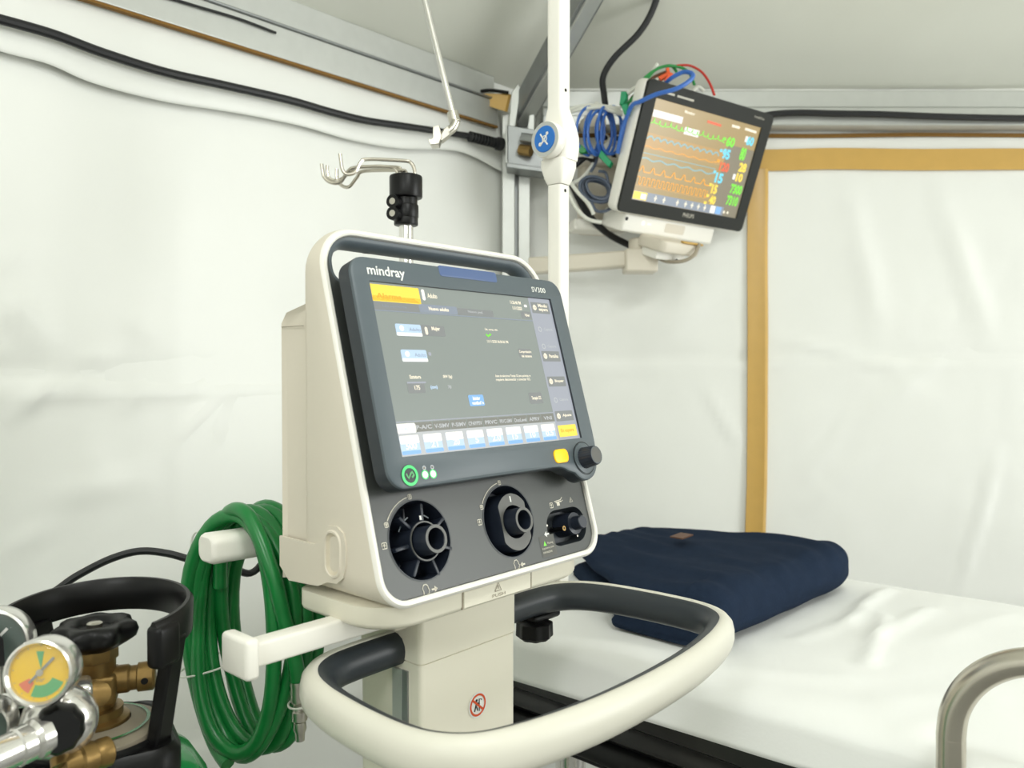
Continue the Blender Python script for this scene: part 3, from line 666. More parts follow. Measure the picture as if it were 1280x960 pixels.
for (y0, y1, txt) in ((.0640, .0770, ('Modo', 'espera')), (.0075, .0195, ('Pantallas',)), (-.0215, -.0100, ('Bloquear',)), (-.0610, -.0495, ('Ajuste',))):
    def ex(mb, y0=y0, y1=y1, txt=txt):
        ym = (y0+y1)/2
        annulus(mb, FS, .1008, ym, .0018, .0032, z3, 'e_cream', 16); rect(mb, FS, .0998, .1018, ym-.0015, ym+.0035, z3, 'e_cream')
        for i, b_ in enumerate(txt):
            yy = ym+(.0028 if len(txt) == 2 else 0)-.0056*i; text(mb, FS, b_, .1075, .1235, yy-.0018, yy+.0022, z3, 'e_cream', .03)
    mb = MB(); rect(mb, FS, .0955, .1268, y0, y1, z2, 'e_btn', .001); ex(mb); mb.build('menu_button', di)
for ym in (.045, .025, -.037):
    mb = MB(); annulus(mb, FS, .102, ym, .002, .0032, z2, 'e_grey', 14); text(mb, FS, 'Captura', .109, .124, ym-.002, ym+.002, z2, 'e_grey', .01); mb.build('menu_button', di)
widget('standby_button', [], [], lambda mb: (rect(mb, FS, .0952, .1270, -.0785, -.0655, z2, 'e_yel', .001), text(mb, FS, 'En espera', .099, .122, -.0745, -.0695, z3, 'e_org', .02)))
widget('clock', [], [('11:26:46 PM', .0610, .0785, .0725, .0765, 'e_cream', .03), ('11/11/2020', .0630, .0785, .0660, .0700, 'e_cream', .03)], lambda mb: (rect(mb, FS, .083, .088, .070, .073, z2, 'e_white', .001),))
widget('return_button', [(.0755, .0920, .0570, .0650, 'e_btn', .001)], [('Volver', .0810, .0890, .0590, .0625, 'e_cream', .03)])
def ex_icon(x, y): return lambda mb: (disc(mb, FS, x, y+.002, .0017, z3, 'e_white'), rect(mb, FS, x-.002, x+.002, y-.005, y, z3, 'e_white', .001))
def ng(mb, x0, x1, y0, y1):
    rect(mb, FS, x0, x1, y0, y1, z1, 'e_lblue', .0015); rect(mb, FS, x0, x1, y0, y0+(y1-y0)*.28, z2, 'e_white', .001)
    disc(mb, FS, x0+.007, (y0+y1)/2+.0015, .0028, z3, 'e_white'); text(mb, FS, 'Adulto', x0+.016, x0+.030, (y0+y1)/2-.001, (y0+y1)/2+.0025, z3, 'e_tab', .0)
a = sbox(493, 404.5, 528, 421); a2 = sbox(528, 406, 557, 420)
mb = MB(); rect(mb, FS, a[1], a2[1], a[2]+.001, a[3], z1, 'e_btn', .0015); ng(mb, *a); rect(mb, FS, a[1]+.004, a[1]+.0075, a[2]+.002, a[3]-.002, z3, 'e_cream', .0015); text(mb, FS, 'Mujer', a[1]+.013, a[1]+.024, a[2]+.0055, a[2]+.0105, z3, 'e_cream', .04); mb.build('patient_button', di)
a = sbox(500, 437, 535, 452.5); mb = MB(); ng(mb, *a); disc(mb, FS, a[1]+.004, a[2]+.008, .002, z1, 'e_side'); mb.build('patient_button', di)
def tx(mb, body, x0, y0, x1, y1, m_='e_cream', bo=.03): text(mb, FS, body, *sbox(x0, y0, x1, y1), z2, m_, bo)
mb = MB(); tx(mb, 'Estatura', 511, 469, 526, 473.5); tx(mb, 'IBW (kg)', 553, 469, 565, 473.5); rect(mb, FS, *sbox(508, 478, 532, 491), z1, 'e_btn', .001); rect(mb, FS, *sbox(508, 477.5, 532, 479.3), z2, 'e_side'); tx(mb, '175', 517, 482, 525, 487.5); tx(mb, '(cm)', 537, 482, 547, 487, 'e_lblue', .05); tx(mb, '70', 559, 482, 564, 486, 'e_grey'); mb.build('height_entry', di)
mb = MB(); rect(mb, FS, *sbox(584.5, 494, 606, 507), z1, 'e_blue', .0015); tx(mb, 'Iniciar', 590, 496, 600, 500, 'e_white', .06); tx(mb, 'ventilación', 589, 502, 604.5, 505.5, 'e_white', .06); mb.build('start_button', di)
mb = MB(); tx(mb, 'Últ. comp. sist.', 605, 410, 622, 414.5); ribbon(mb, FS, [scr(607, 418), scr(609.5, 420.5), scr(613, 418)], .002, z2, 'e_grn'); tx(mb, '11/11/2020 06:06:06 PM', 608, 425, 635, 429.5, 'e_cream', .02); mb.build('check_text', di)
mb = MB(); rect(mb, FS, *sbox(647, 436, 665, 447), z1, 'e_btn', .001); tx(mb, 'Comprobación', 648, 438, 664, 442.5); tx(mb, 'del sistema', 651, 443.5, 664.5, 447); mb.build('check_button', di)
mb = MB(); tx(mb, 'Antes de seleccionar Terapia O2 para pacientes, se', 618, 468.5, 663, 472, 'e_cream', .02); tx(mb, 'requiere desconectar y conectar O2.', 619, 473, 663, 476.5, 'e_cream', .02); mb.build('note_text', di)
mb = MB(); rect(mb, FS, *sbox(660, 491, 679, 504), z1, 'e_btn', .001); tx(mb, 'Terapia O2', 663.5, 495.5, 676.5, 500.5); mb.build('therapy_button', di)
widget('mode_bar', [(-.1308, .0928, -.0510, -.0500, 'e_side', 0)])
mb = MB(); rect(mb, FS, -.1308, .1308, -.0818, -.0605, .0002, 'e_grey'); mb.build('tile_bar', di)
modes = ['V-A/C', 'P-A/C', 'V-SIMV', 'P-SIMV', 'CPAP/PSV', 'PRVC', 'PRVC-SIMV', 'DuoLevel', 'APRV', 'VNI']
for i, b_ in enumerate(modes):
    w_ = .2236/10; x0 = -.1308+w_*i; mb = MB()
    if i == 0: rect(mb, FS, x0, x0+w_+.001, -.0610, -.0520, z3, 'e_white', .002); text(mb, FS, b_, x0+.005, x0+w_-.005, -.0585, -.0545, z3+.0003, 'e_lblue', .0)
    else: rect(mb, FS, x0+.0006, x0+w_-.0006, -.0605, -.0518, z1, 'e_tabd', .0006); hw = min(.0095, .0018*len(b_)+.0015); text(mb, FS, b_, x0+w_/2-hw, x0+w_/2+hw, -.0583, -.0543, z2, 'e_grey', .03)
    mb.build('mode_tab', di)
vals = ['500', '21', '20', '5', '2.0', '15', '10', '0.5']
for i, b_ in enumerate(vals):
    w_ = .2236/8; x0 = -.1308+w_*i; mb = MB(); ya, yb = -.0803, -.0630
    rect(mb, FS, x0+.0022, x0+w_-.0032, ya, yb, z1, 'e_lblue', .0015); rect(mb, FS, x0+.0022, x0+w_-.0032, yb-.0075, yb, z2, 'e_white', .0012); rect(mb, FS, x0+.0024, x0+w_-.0034, ya, ya+.0035, z2, 'e_blue', .0012)
    hw = .0022*len(b_); text(mb, FS, b_, x0+w_/2-hw, x0+w_/2+hw, ya+.0045, yb-.0065, z3, 'e_white', .03); mb.build('setting_tile', di)
# buttons and lights on the bezel
mb = MB(); pc = scr(512, 594.5, Zf); annulus(mb, FS, *pc, .0066, .0092, Zt+.0005, 'e_grnled'); disc(mb, FS, *pc, .0066, Zt, 'slated')
ribbon(mb, FS, [(pc[0]-.004, pc[1]+.002), (pc[0]-.002, pc[1]-.0025), (pc[0]+.001, pc[1]+.0015), (pc[0]+.003, pc[1]+.003), (pc[0]+.0045, pc[1]), (pc[0]+.002, pc[1]-.002)], .0018, Zt+.0004, 'gaugegreen'); annulus(mb, FS, *pc, .0092, .0098, Zt, 'slated'); tag(mb.build('power_button', di), 'round button ringed in glowing green')
for px, py, sym in ((531, 593.5, '~'), (541, 592.5, '+')):
    mb = MB(); q = scr(px, py, Zf); disc(mb, FS, *q, .0032, Zt+.0003, 'e_white', 18); annulus(mb, FS, *q, .0032, .0042, Zt+.0002, 'e_grnled', 18); mb.build('status_light', di)
    mb = MB(); q = scr(px-1, py-8.5, Zf); annulus(mb, FS, *q, .0012, .0022, Zt, 'e_grey', 8); text(mb, FS, sym, q[0]-.001, q[0]+.001, q[1]-.0008, q[1]+.0008, Zt+.0001, 'greyprint'); mb.build('status_icon', di)
mb = MB(); q = scr(701, 570, Zf); rprism(mb, FS, rr(q[0]-.0118, q[0]+.0118, q[1]-.0074, q[1]+.0074, .0058), Zf-.001, Zf+.0014, .0008, 'yellowbtn'); tag(mb.build('alarm_button', di), 'oval yellow button')
mb = MB(); annulus(mb, FS, *KC, .0178, .0186, Zt, 'black', 48); cyl(mb, FS @ Matrix.Translation((*KC, 0)), .0172, Zf, Zf+.0012, 'slate', 44, .0006)
n_ = 48; prof = []
for z_, k_ in ((Zf+.001, 1.06), (Zf+.0025, 1.0), (Zf+.016, .93), (Zf+.0175, .88)):
    prof.append([(KC[0]+k_*.0112*(1+.035*(i % 2))*math.cos(2*PI*i/n_), KC[1]+k_*.0112*(1+.035*(i % 2))*math.sin(2*PI*i/n_), z_) for i in range(n_)])
loft(mb, prof, 'navy', True, False, True, FS); disc(mb, FS, *KC, .0092, Zf+.0177, 'navyl'); annulus(mb, FS, *KC, .0088, .0097, Zf+.0178, 'slate')
tag(mb.build('rotary_knob', di, angle=25), 'dark ribbed control knob')
# breathing ports
def port(name, c, style):
    o_ = MB(); F_ = FS @ Matrix.Translation((c[0]+.004, c[1]-.002, PN))
    if style == 0:
        lathe(o_, F_, [(.0190, -.026), (.0186, .002), (.0172, .0025), (.0165, .001), (.0160, -.024)], 'navy', 40, False)
        for k in range(7):
            a_ = math.radians(82+360/7*k); Fr = F_ @ Matrix.Rotation(a_, 4, 'Z')
            rbox(o_, Fr, (.0265, 0, -.0115), (.0165, .0036, .024), .001, 'navy', 2)
        annulus(o_, F_, 0, 0, .0250, .0262, -.006, 'slate', 12, 110, 150); annulus(o_, F_, 0, 0, .0250, .0262, -.006, 'slate', 12, 52, 66)
        annulus(o_, F_, 0, 0, .0169, .0182, .0027, 'navyl', 40)
    else:
        sh = []
        for k in range(72):
            t_ = 2*PI*k/72; x_, y_ = .0265*math.cos(t_), .0300*math.sin(t_)
            lim = .0205+.0028*abs(math.sin(t_))**4*1.0; sh.append((max(-lim, min(lim, x_)), y_))
        loft(o_, [[(x*1.05, y*1.03, -.026) for x, y in sh], [(x, y, .0020) for x, y in sh], [(x*.97, y*.975, .0040) for x, y in sh]], 'navy', F=F_)
        tess(o_, F_, [(x*.97, y*.975) for x, y in sh], [circ(0, 0, .0172, 40)], .0040, 'navyl'); loft(o_, [[(x, y, .004) for x, y in circ(0, 0, .0172, 40)], [(x, y, -.02) for x, y in circ(0, 0, .0168, 40)]], 'navy', F=F_)
        rect(o_, F_, -.0012, .0008, .0205, .0265, .0043, 'white')
    collar = o_.build('locking_collar', ve, angle=35)
    o_ = MB(); lathe(o_, F_, [(.0152, -.027), (.0140, -.010), (.0130, .016), (.0124, .0172), (.0104, .0172), (.0098, .0164), (.0092, -.015), (.0, -.016)], 'navy', 40, False); annulus(o_, F_, 0, 0, .0100, .0128, .0175, 'navyl', 40)
    o_.build('port_tube', ve)
port('expiratory', c1, 0); port('inspiratory', c2, 1)
mb = MB(); rect(mb, FS @ Matrix.Translation((c1[0]+.004, c1[1]-.002, PN)), -.0012, .0012, .0195, .0235, .0012, 'white'); mb.build('collar_mark', ve)
mb = MB(); F_ = FS @ Matrix.Translation((c3[0]+.010, c3[1]+.001, PN)); lathe(mb, F_, [(.0132, -.018), (.0122, .004), (.0078, .0045), (.0074, .015), (.0066, .0158), (0, .0158)], 'navy', 32, False)
F_ = FS @ Matrix.Translation((c3[0]-.0155, c3[1]-.0015, PN)); lathe(mb, F_, [(.0052, -.018), (.0046, -.012), (.0026, -.011), (.0024, .008), (.0, .008)], 'black', 20, False); annulus(mb, F_, 0, 0, .0012, .0028, .0083, 'brass', 20)
F_ = FS @ Matrix.Translation((c3[0]-.027, c3[1]+.004, PN)); lathe(mb, F_, [(.0046, -.018), (.004, -.006), (.0, -.0055)], 'black', 16, False); disc(mb, F_, 0, .0012, .0012, -.005, 'silver', 10); disc(mb, FS, c3[0]+.020, c3[1]-.0135, .0012, PN-.004, 'silver', 8)
mb.build('sensor_port', ve)
# printed marks on the panel
ZP = PN+.0004
def mark(name, f):
    mb = MB(); f(mb); mb.build(name, ve)
def lockicon(mb, x, y, s=.0026):
    ribbon(mb, FS, rr(x-s, x+s, y-s*1.15, y+s*.9, .0008, 0, 2)+[(x-s, y-s*.5)], .0007, ZP, 'panelprint'); annulus(mb, FS, x, y, .0006, .0012, ZP, 'panelprint', 10); ribbon(mb, FS, [(x, y-s), (x, y+s)], .0005, ZP, 'panelprint')
def arcm(c):
    def f(mb):
        annulus(mb, FS, c[0], c[1], .0400, .0409, ZP, 'panelprint', 20, 100, 147)
        for a_ in (95, 152):
            t_ = math.radians(a_); lockicon(mb, c[0]+.0405*math.cos(t_), c[1]+.0405*math.sin(t_), .002)
    return f
mark('lock_scale', arcm(c1)); mark('lock_scale', arcm(c2))
mark('lock_icon', lambda mb: lockicon(mb, -.1425, -.1535)); mark('lock_icon', lambda mb: lockicon(mb, -.0215, -.1500))
def head(x, y, out):
    def f(mb):
        ribbon(mb, FS, [(x-.0035, y-.005), (x-.003, y-.001), (x-.004, y+.002), (x-.002, y+.0048), (x+.001, y+.005), (x+.0028, y+.0028), (x+.0030, y+.0008), (x+.0042, y-.001), (x+.003, y-.0018), (x+.0028, y-.0035), (x+.0008, y-.0040), (x+.0008, y-.0052)], .0008, ZP, 'panelprint')
        s_ = 1 if out else -1; xc = x+.0095
        ribbon(mb, FS, [(xc-.003, y-.001), (xc+.003, y-.001)], .0016, ZP, 'panelprint')
        mb.add(FS, [(xc+s_*.0045, y-.001, ZP), (xc+s_*.0005, y+.0018, ZP), (xc+s_*.0005, y-.0038, ZP)], [(0, 1, 2)], 'panelprint')
    return f
mark('expiratory_symbol', head(-.1050, -.1998, True)); mark('inspiratory_symbol', head(.0185, -.1998, False))
def nebul(mb):
    lockicon(mb, .092, -.1478); ribbon(mb, FS, [(.098, -.1448), (.109, -.1440), (.1125, -.1415)], .0009, ZP, 'panelprint'); rect(mb, FS, .1015, .1065, -.1500, -.1462, ZP, 'panelprint'); ribbon(mb, FS, [(.1, -.1462), (.1095, -.1455)], .001, ZP, 'panelprint'); ribbon(mb, FS, [(.1085, -.1465), (.1130, -.1448)], .0006, ZP, 'panelprint')
mark('nebulizer_symbol', nebul)
def tri(x, y, s, m, z, F=FS, body=None):
    def f(mb): ribbon(mb, F, [(x-s, y-s*.8), (x+s, y-s*.8), (x, y+s), (x-s, y-s*.8)], s*.22, z, m); ribbon(mb, F, [(x, y-s*.4), (x, y+s*.4)], s*.22, z, m)
    return f
mark('warning_symbol', tri(.1275, -.1462, .0030, 'panelprint', ZP))
def sticker(mb):
    rect(mb, FS, .0605, .0850, -.2000, -.1780, ZP-.0002, 'sticker'); ribbon(mb, FS, [(.0735, -.1770), (.078, -.1770)], .0018, ZP, 'white'); mb.add(FS, [(.0700, -.1770, ZP), (.0740, -.1738, ZP), (.0740, -.1802, ZP)], [(0, 1, 2)], 'white')
    mb.add(FS, [(.0655, -.1885, ZP), (.0705, -.1885, ZP), (.068, -.1835, ZP)], [(0, 1, 2)], 'e_grn'); text(mb, FS, 'Warning', .0720, .0815, -.1882, -.1850, ZP, 'panelprint', .0)
    text(mb, FS, 'Inspiratory limb', .0625, .0815, -.1925, -.1900, ZP, 'panelprint', .0); text(mb, FS, 'connection', .0625, .0775, -.1963, -.1938, ZP, 'panelprint', .0)
mark('warning_sticker', sticker)
# handle screw holes on the underside of the grip
for x_ in (-.088, .0895):
    hs = MB(); disc(hs, frame(FL @ Vector((x_, -.0795, HY1*CT-.0425*ST-.0005)), U, V, W), 0, 0, .0045, 0, 'black', 20, .0022); hs.build('screw_hole', ve)

# ================================================================== TROLLEY
tr = thing('ventilator_trolley', Vector((SC.x, SC.y, 0))-V*.05, 'cream ventilator trolley with column, wrap-around push handle and side hooks', 'trolley')
mb = MB()
PLT = rr(-.152, .153, -.108, .021, (.014, .014, .045, .045), 0, 10)
loft(mb, [[(x, y, z) for x, y in offs(PLT, i)] for i, z in ((.001, -.2125), (0, -.2130), (0, -.228), (.0015, -.2310), (.006, -.2340))], 'lit_cream', F=FL)
tess(mb, FL, offs(PLT, .001), [], -.2125, 'lit_cream'); tess(mb, FL, offs(PLT, .006), [], -.2340, 'lit_cream')
for x_ in (-.053, .048): box(mb, FL, (x_, .0205, -.222), (.0012, .0022, .018), 'greyprint')
mb.build('docking_plate', tr)
mb = MB(); Fpu = frame(FL @ Vector((0, .0215, 0)), -U, W, V); Fpu = frame(FL @ Vector((0, .0214, 0)), U, W, -V)
mb2 = MB(); box(mb2, FL, (-.0025, .0200, -.2222), (.0985, .004, .0165), 'lit_cream'); btn = mb2.build('release_button', tr, bevel=.0008)
mb = MB(); Fb2 = frame(FL @ Vector((0, .0224, 0)), U, W, -V); tri(-.004, -.2188, .0046, 'greyprint', 0, Fb2)(mb); text(mb, Fb2, 'PUSH', -.0125, .0065, -.2282, -.2250, 0, 'greyprint', .0); mb.build('push_lettering', btn)
mb = MB()
COL = rr(-.0715, .0695, -.115, -.018, .006, 0, 4)
loft(mb, [[(x, y, -.2335) for x, y in COL], [(x, y, -.2892) for x, y in COL], [(x, y, -.2896) for x, y in offs(COL, .0024)], [(x, y, -.2908) for x, y in offs(COL, .0024)], [(x, y, -.2912) for x, y in offs(COL, .0012)], [(x, y, -1.12) for x, y in offs(COL, .0012)]], 'lit_cream', F=FL)
for sx in (-.0712, .0692): box(mb, FL, (sx, -.041, -.715), (.0022, .008, .83), 'alud'); box(mb, FL, (sx, -.052, -.715), (.0034, .014, .83), 'alu')
mb.build('column', tr)
mb = MB(); Fst = frame(FL @ Vector((0, -.0189, 0)), U, W, V); qx, qy = .0085, -.353
disc(mb, Fst, qx, qy, .0135, .0004, 'white', 28); annulus(mb, Fst, qx, qy, .0096, .0118, .0008, 'label_red', 32)
ribbon(mb, Fst, [(qx-.008, qy+.007), (qx+.008, qy-.007)], .0022, .0009, 'label_red'); ribbon(mb, Fst, [(qx+.002, qy-.007), (qx+.002, qy+.006), (qx+.006, qy+.004)], .0014, .0007, 'black'); disc(mb, Fst, qx-.002, qy+.005, .0016, .0007, 'black', 10); ribbon(mb, Fst, [(qx-.005, qy-.006), (qx-.002, qy+.003), (qx+.001, qy+.001)], .0018, .0007, 'black'); ribbon(mb, Fst, [(qx-.002, qy-.001), (qx-.0005, qy-.006)], .0014, .0007, 'black')
tag(mb.build('prohibition_sticker', tr), 'round orange and white no-pushing sticker')
# base with castors
mb = MB()
for sx, sy in ((-1, -1), (-1, 1), (1, -1), (1, 1)):
    tube(mb, [(0, -.03, -1.11), (sx*.10, -.03+sy*.08, -1.115), (sx*.19, -.03+sy*.155, -1.12)], .022, 'cream', 12, F=FL)
rbox(mb, FL, (0, -.066, -1.105), (.20, .18, .05), .02, 'cream'); mb.build('base', tr)
for sx, sy in ((-1, -1), (-1, 1), (1, -1), (1, 1)):
    mb = MB(); F_ = frame(FL @ Vector((sx*.19, -.03+sy*.155, -1.2208+.042)), V, W, U); cyl(mb, F_, .042, -.014, .014, 'rubber', 28, .004); cyl(mb, F_, .02, -.02, .02, 'cream', 20); box(mb, FL, (sx*.19, -.03+sy*.155, -1.118), (.03, .03, .06), 'cream'); mb.build('castor', tr)
# push handle: white outer shell with dark grip on the inside
half = [(0, .192), (.06, .190), (.11, .184), (.155, .174), (.185, .162), (.203, .143), (.2115, .118), (.2130, .080), (.2105, .040), (.206, .008), (.197, -.020), (.182, -.040), (.160, -.052), (.132, -.056), (.10, -.057), (.074, -.057)]
Hc = .009
path = [(-x+Hc, y) for x, y in reversed(half)][:-1] + [(x+Hc, y) for x, y in half]
pc_ = catmull([(x, y, 0) for x, y in path], 5)
def bail(prof):
    lo = []
    for i, p_ in enumerate(pc_):
        a_ = pc_[max(0, i-1)]; b_ = pc_[min(len(pc_)-1, i+1)]; d_ = (b_-a_).normalized(); n_ = Vector((-d_.y, d_.x, 0))
        lo.append([FL @ (p_+n_*o_+Vector((0, 0, -.264+z_))) for o_, z_ in prof])
    return lo
hh = .0168
OUT = [(0, 0), (.004, .0006), (.009, -.0012), (.0132, -.006), (.0148, -.013), (.0150, -.021), (.0132, -.028), (.009, -.0330), (.004, -.0350), (0, -.0352), (-.0008, -.0343), (-.0008, -.0010)]
INN = [(0, -.0008), (-.005, -.0014), (-.0115, -.0050), (-.0155, -.0115), (-.0165, -.0175), (-.0155, -.0240), (-.0115, -.0300), (-.005, -.0335), (0, -.0341)]
mb = MB(); loft(mb, bail(OUT), 'bail', True, True, True); mb.build('handle_shell', tr, angle=50)
mb = MB(); loft(mb, bail(INN), 'slated', True, True, True); mb.build('handle_grip', tr, angle=50)
# side hooks
mb = MB(); rbox(mb, FL, (-.155, -.046, -.240), (.175, .020, .021), .003, 'rim'); rbox(mb, FL, (-.246, -.046, -.2385), (.013, .042, .034), .004, 'rim'); rbox(mb, FL, (-.078, -.048, -.240), (.03, .034, .03), .004, 'cream'); mb.build('side_hook', tr)
mb = MB(); lo = []
for x_, s_ in ((-.197, .78), (-.1955, .9), (-.192, 1), (-.16, 1), (-.02, 1)): lo.append([(x_, -.2+a_*s_, -.1825+b_*s_-(x_+.16)*.02) for a_, b_ in rr(-.0165, .0165, -.015, .015, .010)])
loft(mb, lo, 'rim', True, True, True, FL); rbox(mb, FL, (0, -.178, -.235), (.05, .05, .14), .008, 'cream'); rbox(mb, FL, (0, -.14, -.285), (.05, .06, .035), .006, 'cream'); mb.build('hose_hook', tr)

# ================================================================== GREEN HOSE
ho = thing('gas_hose', FL @ Vector((-.15, -.2, -.42)), 'green oxygen hose coiled over the trolley hook', 'hose')
mb = MB(); P = []; turns = 6
rnd = random.Random(4)
for i in range(turns*12+7):
    t_ = -PI/2+2*PI*i/12*1.0 - PI/2*0; k = i/12; kk = k/turns
    a_ = -.170+.056*kk+.005*math.sin(k*5)-.014*math.cos(t_)
    rv = .066+.004*math.sin(k*4.1); rw_ = .127+.007*math.sin(k*2.7+1)
    wv = -.279+rw_*math.sin(t_)-.006*math.sin(k*3.3)
    vv = -.207-rv*math.cos(t_)*(.85+.25*(wv+.41)/.26) 
    if wv > -.155: wv = -.155+(wv+.155)*.8
    P.append((a_+.004*math.sin(i*1.3), vv, wv))
tube(mb, P, .0078, 'hose', 12, sub=4, F=FL)
tube(mb, [(-.150, -.258, -.24), (-.152, -.25, -.18), (-.160, -.215, -.150), (-.162, -.175, -.152), (-.158, -.142, -.20), (-.150, -.132, -.25), (-.142, -.126, -.29), (-.139, -.124, -.318)], .0078, 'hose', 12, F=FL)
mb.build('hose', ho)
mb = MB(); F_ = aframe(FL @ Vector((-.139, -.124, -.312)), Vector((0.02, 0, -1))); lathe(mb, F_, [(.0088, 0), (.0092, .004), (.0085, .006), (.0092, .010), (.0085, .013), (.0092, .017), (.008, .021), (.0062, .022), (.0062, .028), (.0078, .03), (.0078, .039), (.006, .041), (.0068, .048), (.005, .052), (.0045, .060), (.0, .06)], 'silver', 20); tag(mb.build('connector', ho), 'nickel hose connector')
def zip_tie(c, rx, ry, ang, r=.0011):
    mb = MB(); tube(mb, [(c[0]+rx*math.cos(t)*math.cos(ang), c[1]+ry*math.sin(t), c[2]+rx*math.cos(t)*math.sin(ang)) for t in [2*PI*i/14 for i in range(14)]], r, 'whitec', 6, True, 3, FL)
    return mb
zip_tie((-.148, -.268, -.325), .045, .02, .1).build('cable_tie', ho); zip_tie((-.172, -.268, -.19), .012, .011, 1.4).build('cable_tie', ho)
mb = zip_tie((-.137, -.124, -.334), .012, .012, .2); tube(mb, [(-.13, -.121, -.336), (-.122, -.118, -.328), (-.115, -.117, -.32)], .001, 'whitec', 6, F=FL); tube(mb, [(-.13, -.121, -.336), (-.12, -.116, -.34), (-.108, -.112, -.34)], .001, 'whitec', 6, F=FL); mb.build('cable_tie', ho)

# ================================================================== POWER CORD
mb = MB(); tube(mb, [FL @ Vector((-.03, -.1215, -.12)), FL @ Vector((-.03, -.19, -.125)), FL @ Vector((-.04, -.28, -.17)), at(322, 711, 1.0), at(290, 711, .98), at(250, 703, .98), at(210, 692, .97), at(175, 689, .96), at(140, 698, .95), at(105, 715, .94), at(80, 731, .93), at(40, 765, .92), at(0, 830, .92), at(-20, 960, .92), at(-15, 1500, .92) + V3(0, 0, .02)], .0045, 'rubber', 8)
one(mb, 'power_cord', 'thin black power cord arching behind the gas cylinder to the ventilator', 'cord')

# ================================================================== IV POLE
iv = thing('iv_pole', Vector((-.1518, 1.15, 0)), 'stainless drip stand with four curved hooks behind the ventilator', 'iv pole')
Fi = frame(Vector((-.1518, 1.15, 0)), Vector((1, 0, 0)), Vector((0, 1, 0)), W)
zk = lambda y: ZC+(461-y)/1000*1.15
mb = MB(); cyl(mb, Fi, .0102, .10, zk(240), 'chrome', 28); cyl(mb, Fi, .014, .08, .9, 'chrome', 28); mb.build('pole', iv)
mb = MB(); cyl(mb, Fi, .0235, zk(249), zk(221), 'black', 36, .0025); mb.build('hub', iv)
mb = MB(); cyl(mb, Fi, .0165, zk(260), zk(248), 'black', 28); cyl(mb, Fi, .0125, zk(272), zk(262), 'black', 28); cyl(mb, Fi, .0180, zk(274), zk(257), 'black', 28, .002); cyl(mb, Fi, .0172, zk(283), zk(266), 'black', 28, .002)
for y in (252, 267): 
    q_ = at(492, y, 1.128); f_ = aframe(q_, Vector((-.35, -.94, 0))); cyl(mb, f_, .0095, -.012, .004, 'black', 18)
    disc(mb, f_, 0, 0, .0046, .0043, 'silver', 14)
mb.build('clamp_collar', iv)
hooks = [[(518, 222, 1.145), (518, 212, 1.145), (514, 204, 1.145), (505, 201, 1.143), (460, 199, 1.12), (451, 203, 1.115), (444, 215, 1.112), (434, 218, 1.11), (428, 212, 1.108), (426, 200, 1.108), (425, 192, 1.108)],
         [(499, 222, 1.15), (495, 213, 1.15), (487, 209, 1.15), (470, 208, 1.15), (442, 210, 1.155), (433, 217, 1.157), (425, 228, 1.16), (413, 228, 1.162), (405, 221, 1.163), (403, 212, 1.163), (402, 205, 1.163)],
         [(510, 222, 1.16), (507, 215, 1.16), (500, 213, 1.16), (455, 214, 1.18), (446, 222, 1.185), (437, 233, 1.19), (429, 233, 1.195), (422, 226, 1.197), (421, 218, 1.197), (421, 211, 1.197)],
         [(504, 222, 1.17), (501, 213, 1.17), (494, 209, 1.172), (450, 209, 1.195), (440, 213, 1.2), (428, 223, 1.205), (419, 226, 1.21), (411, 222, 1.21), (409, 214, 1.21), (409, 207, 1.21)]]
for h in hooks:
    mb = MB(); tube(mb, ats(h), .0026, 'steel', 10); mb.build('hook', iv)
mb = MB(); lathe(mb, Fi, [(.085, .0), (.092, .006), (.092, .022), (.085, .032), (.03, .045), (.018, .10)], 'black', 48); mb.build('base', iv)

# ================================================================== SUPPORT ARM
sa = thing('support_arm', FL @ Vector((.215, -.075, -.3)), 'white jointed tube support arm with blue badge rising behind the ventilator', 'support arm')
Fs = frame(Vector((SC.x, SC.y, 0))+U*.215-V*.075, U, V, W)
zs = lambda y: ZC+(461-y)/1000*1.025
def sq(r, k=.3): return rr(-r, r, -r, r, r*k, 0, 3)
def bar(mb, rows, m='rim'): loft(mb, [[(x*sx+ox, y*sy+oy, z) for x, y in sq(1, .35)] for z, sx, sy, ox, oy in rows], m, True, True, True, Fs)
mb = MB(); bar(mb, [(.925, .0105, .0105, 0, 0), (zs(234), .0105, .0105, 0, 0)]); disc(mb, frame(Fs @ Vector((0, .0107, zs(241))), U, W, V), 0, 0, .0022, .0002, 'black', 12); mb.build('lower_tube', sa)
mb = MB(); bar(mb, [(zs(233), .0105, .0115, 0, 0), (zs(226), .0135, .0145, 0, 0), (zs(212), .0165, .0185, 0, 0), (zs(203), .0165, .0185, 0, 0)]); mb.build('lower_knuckle', sa)
mb = MB(); bar(mb, [(zs(204), .015, .019, .002, .001), (zs(190), .016, .021, .002, .001), (zs(176), .016, .021, .002, .001), (zs(164), .0150, .018, .002, .001), (zs(150), .0130, .0145, .001, 0), (zs(140), .0115, .0115, 0, 0)]); mb.build('upper_knuckle', sa)
mb = MB(); bar(mb, [(zs(141), .0110, .0110, 0, 0), (1.96, .0115, .0115, 0, 0)]); disc(mb, frame(Fs @ Vector((0, .0112, zs(118))), U, W, V), 0, 0, .0022, .0002, 'black', 12); mb.build('upper_tube', sa)
mb = MB(); Fbt = frame(Fs @ Vector((-.018, .001, zs(182))), -V, W, -U); cyl(mb, Fbt, .0225, -.004, .011, 'rim', 40, .003); annulus(mb, Fbt, 0, 0, .0165, .0215, .0113, 'alu', 40)
lathe(mb, Fbt, [(.0165, .0112), (.0158, .0122), (.0, .0126)], 'blueprint', 36)
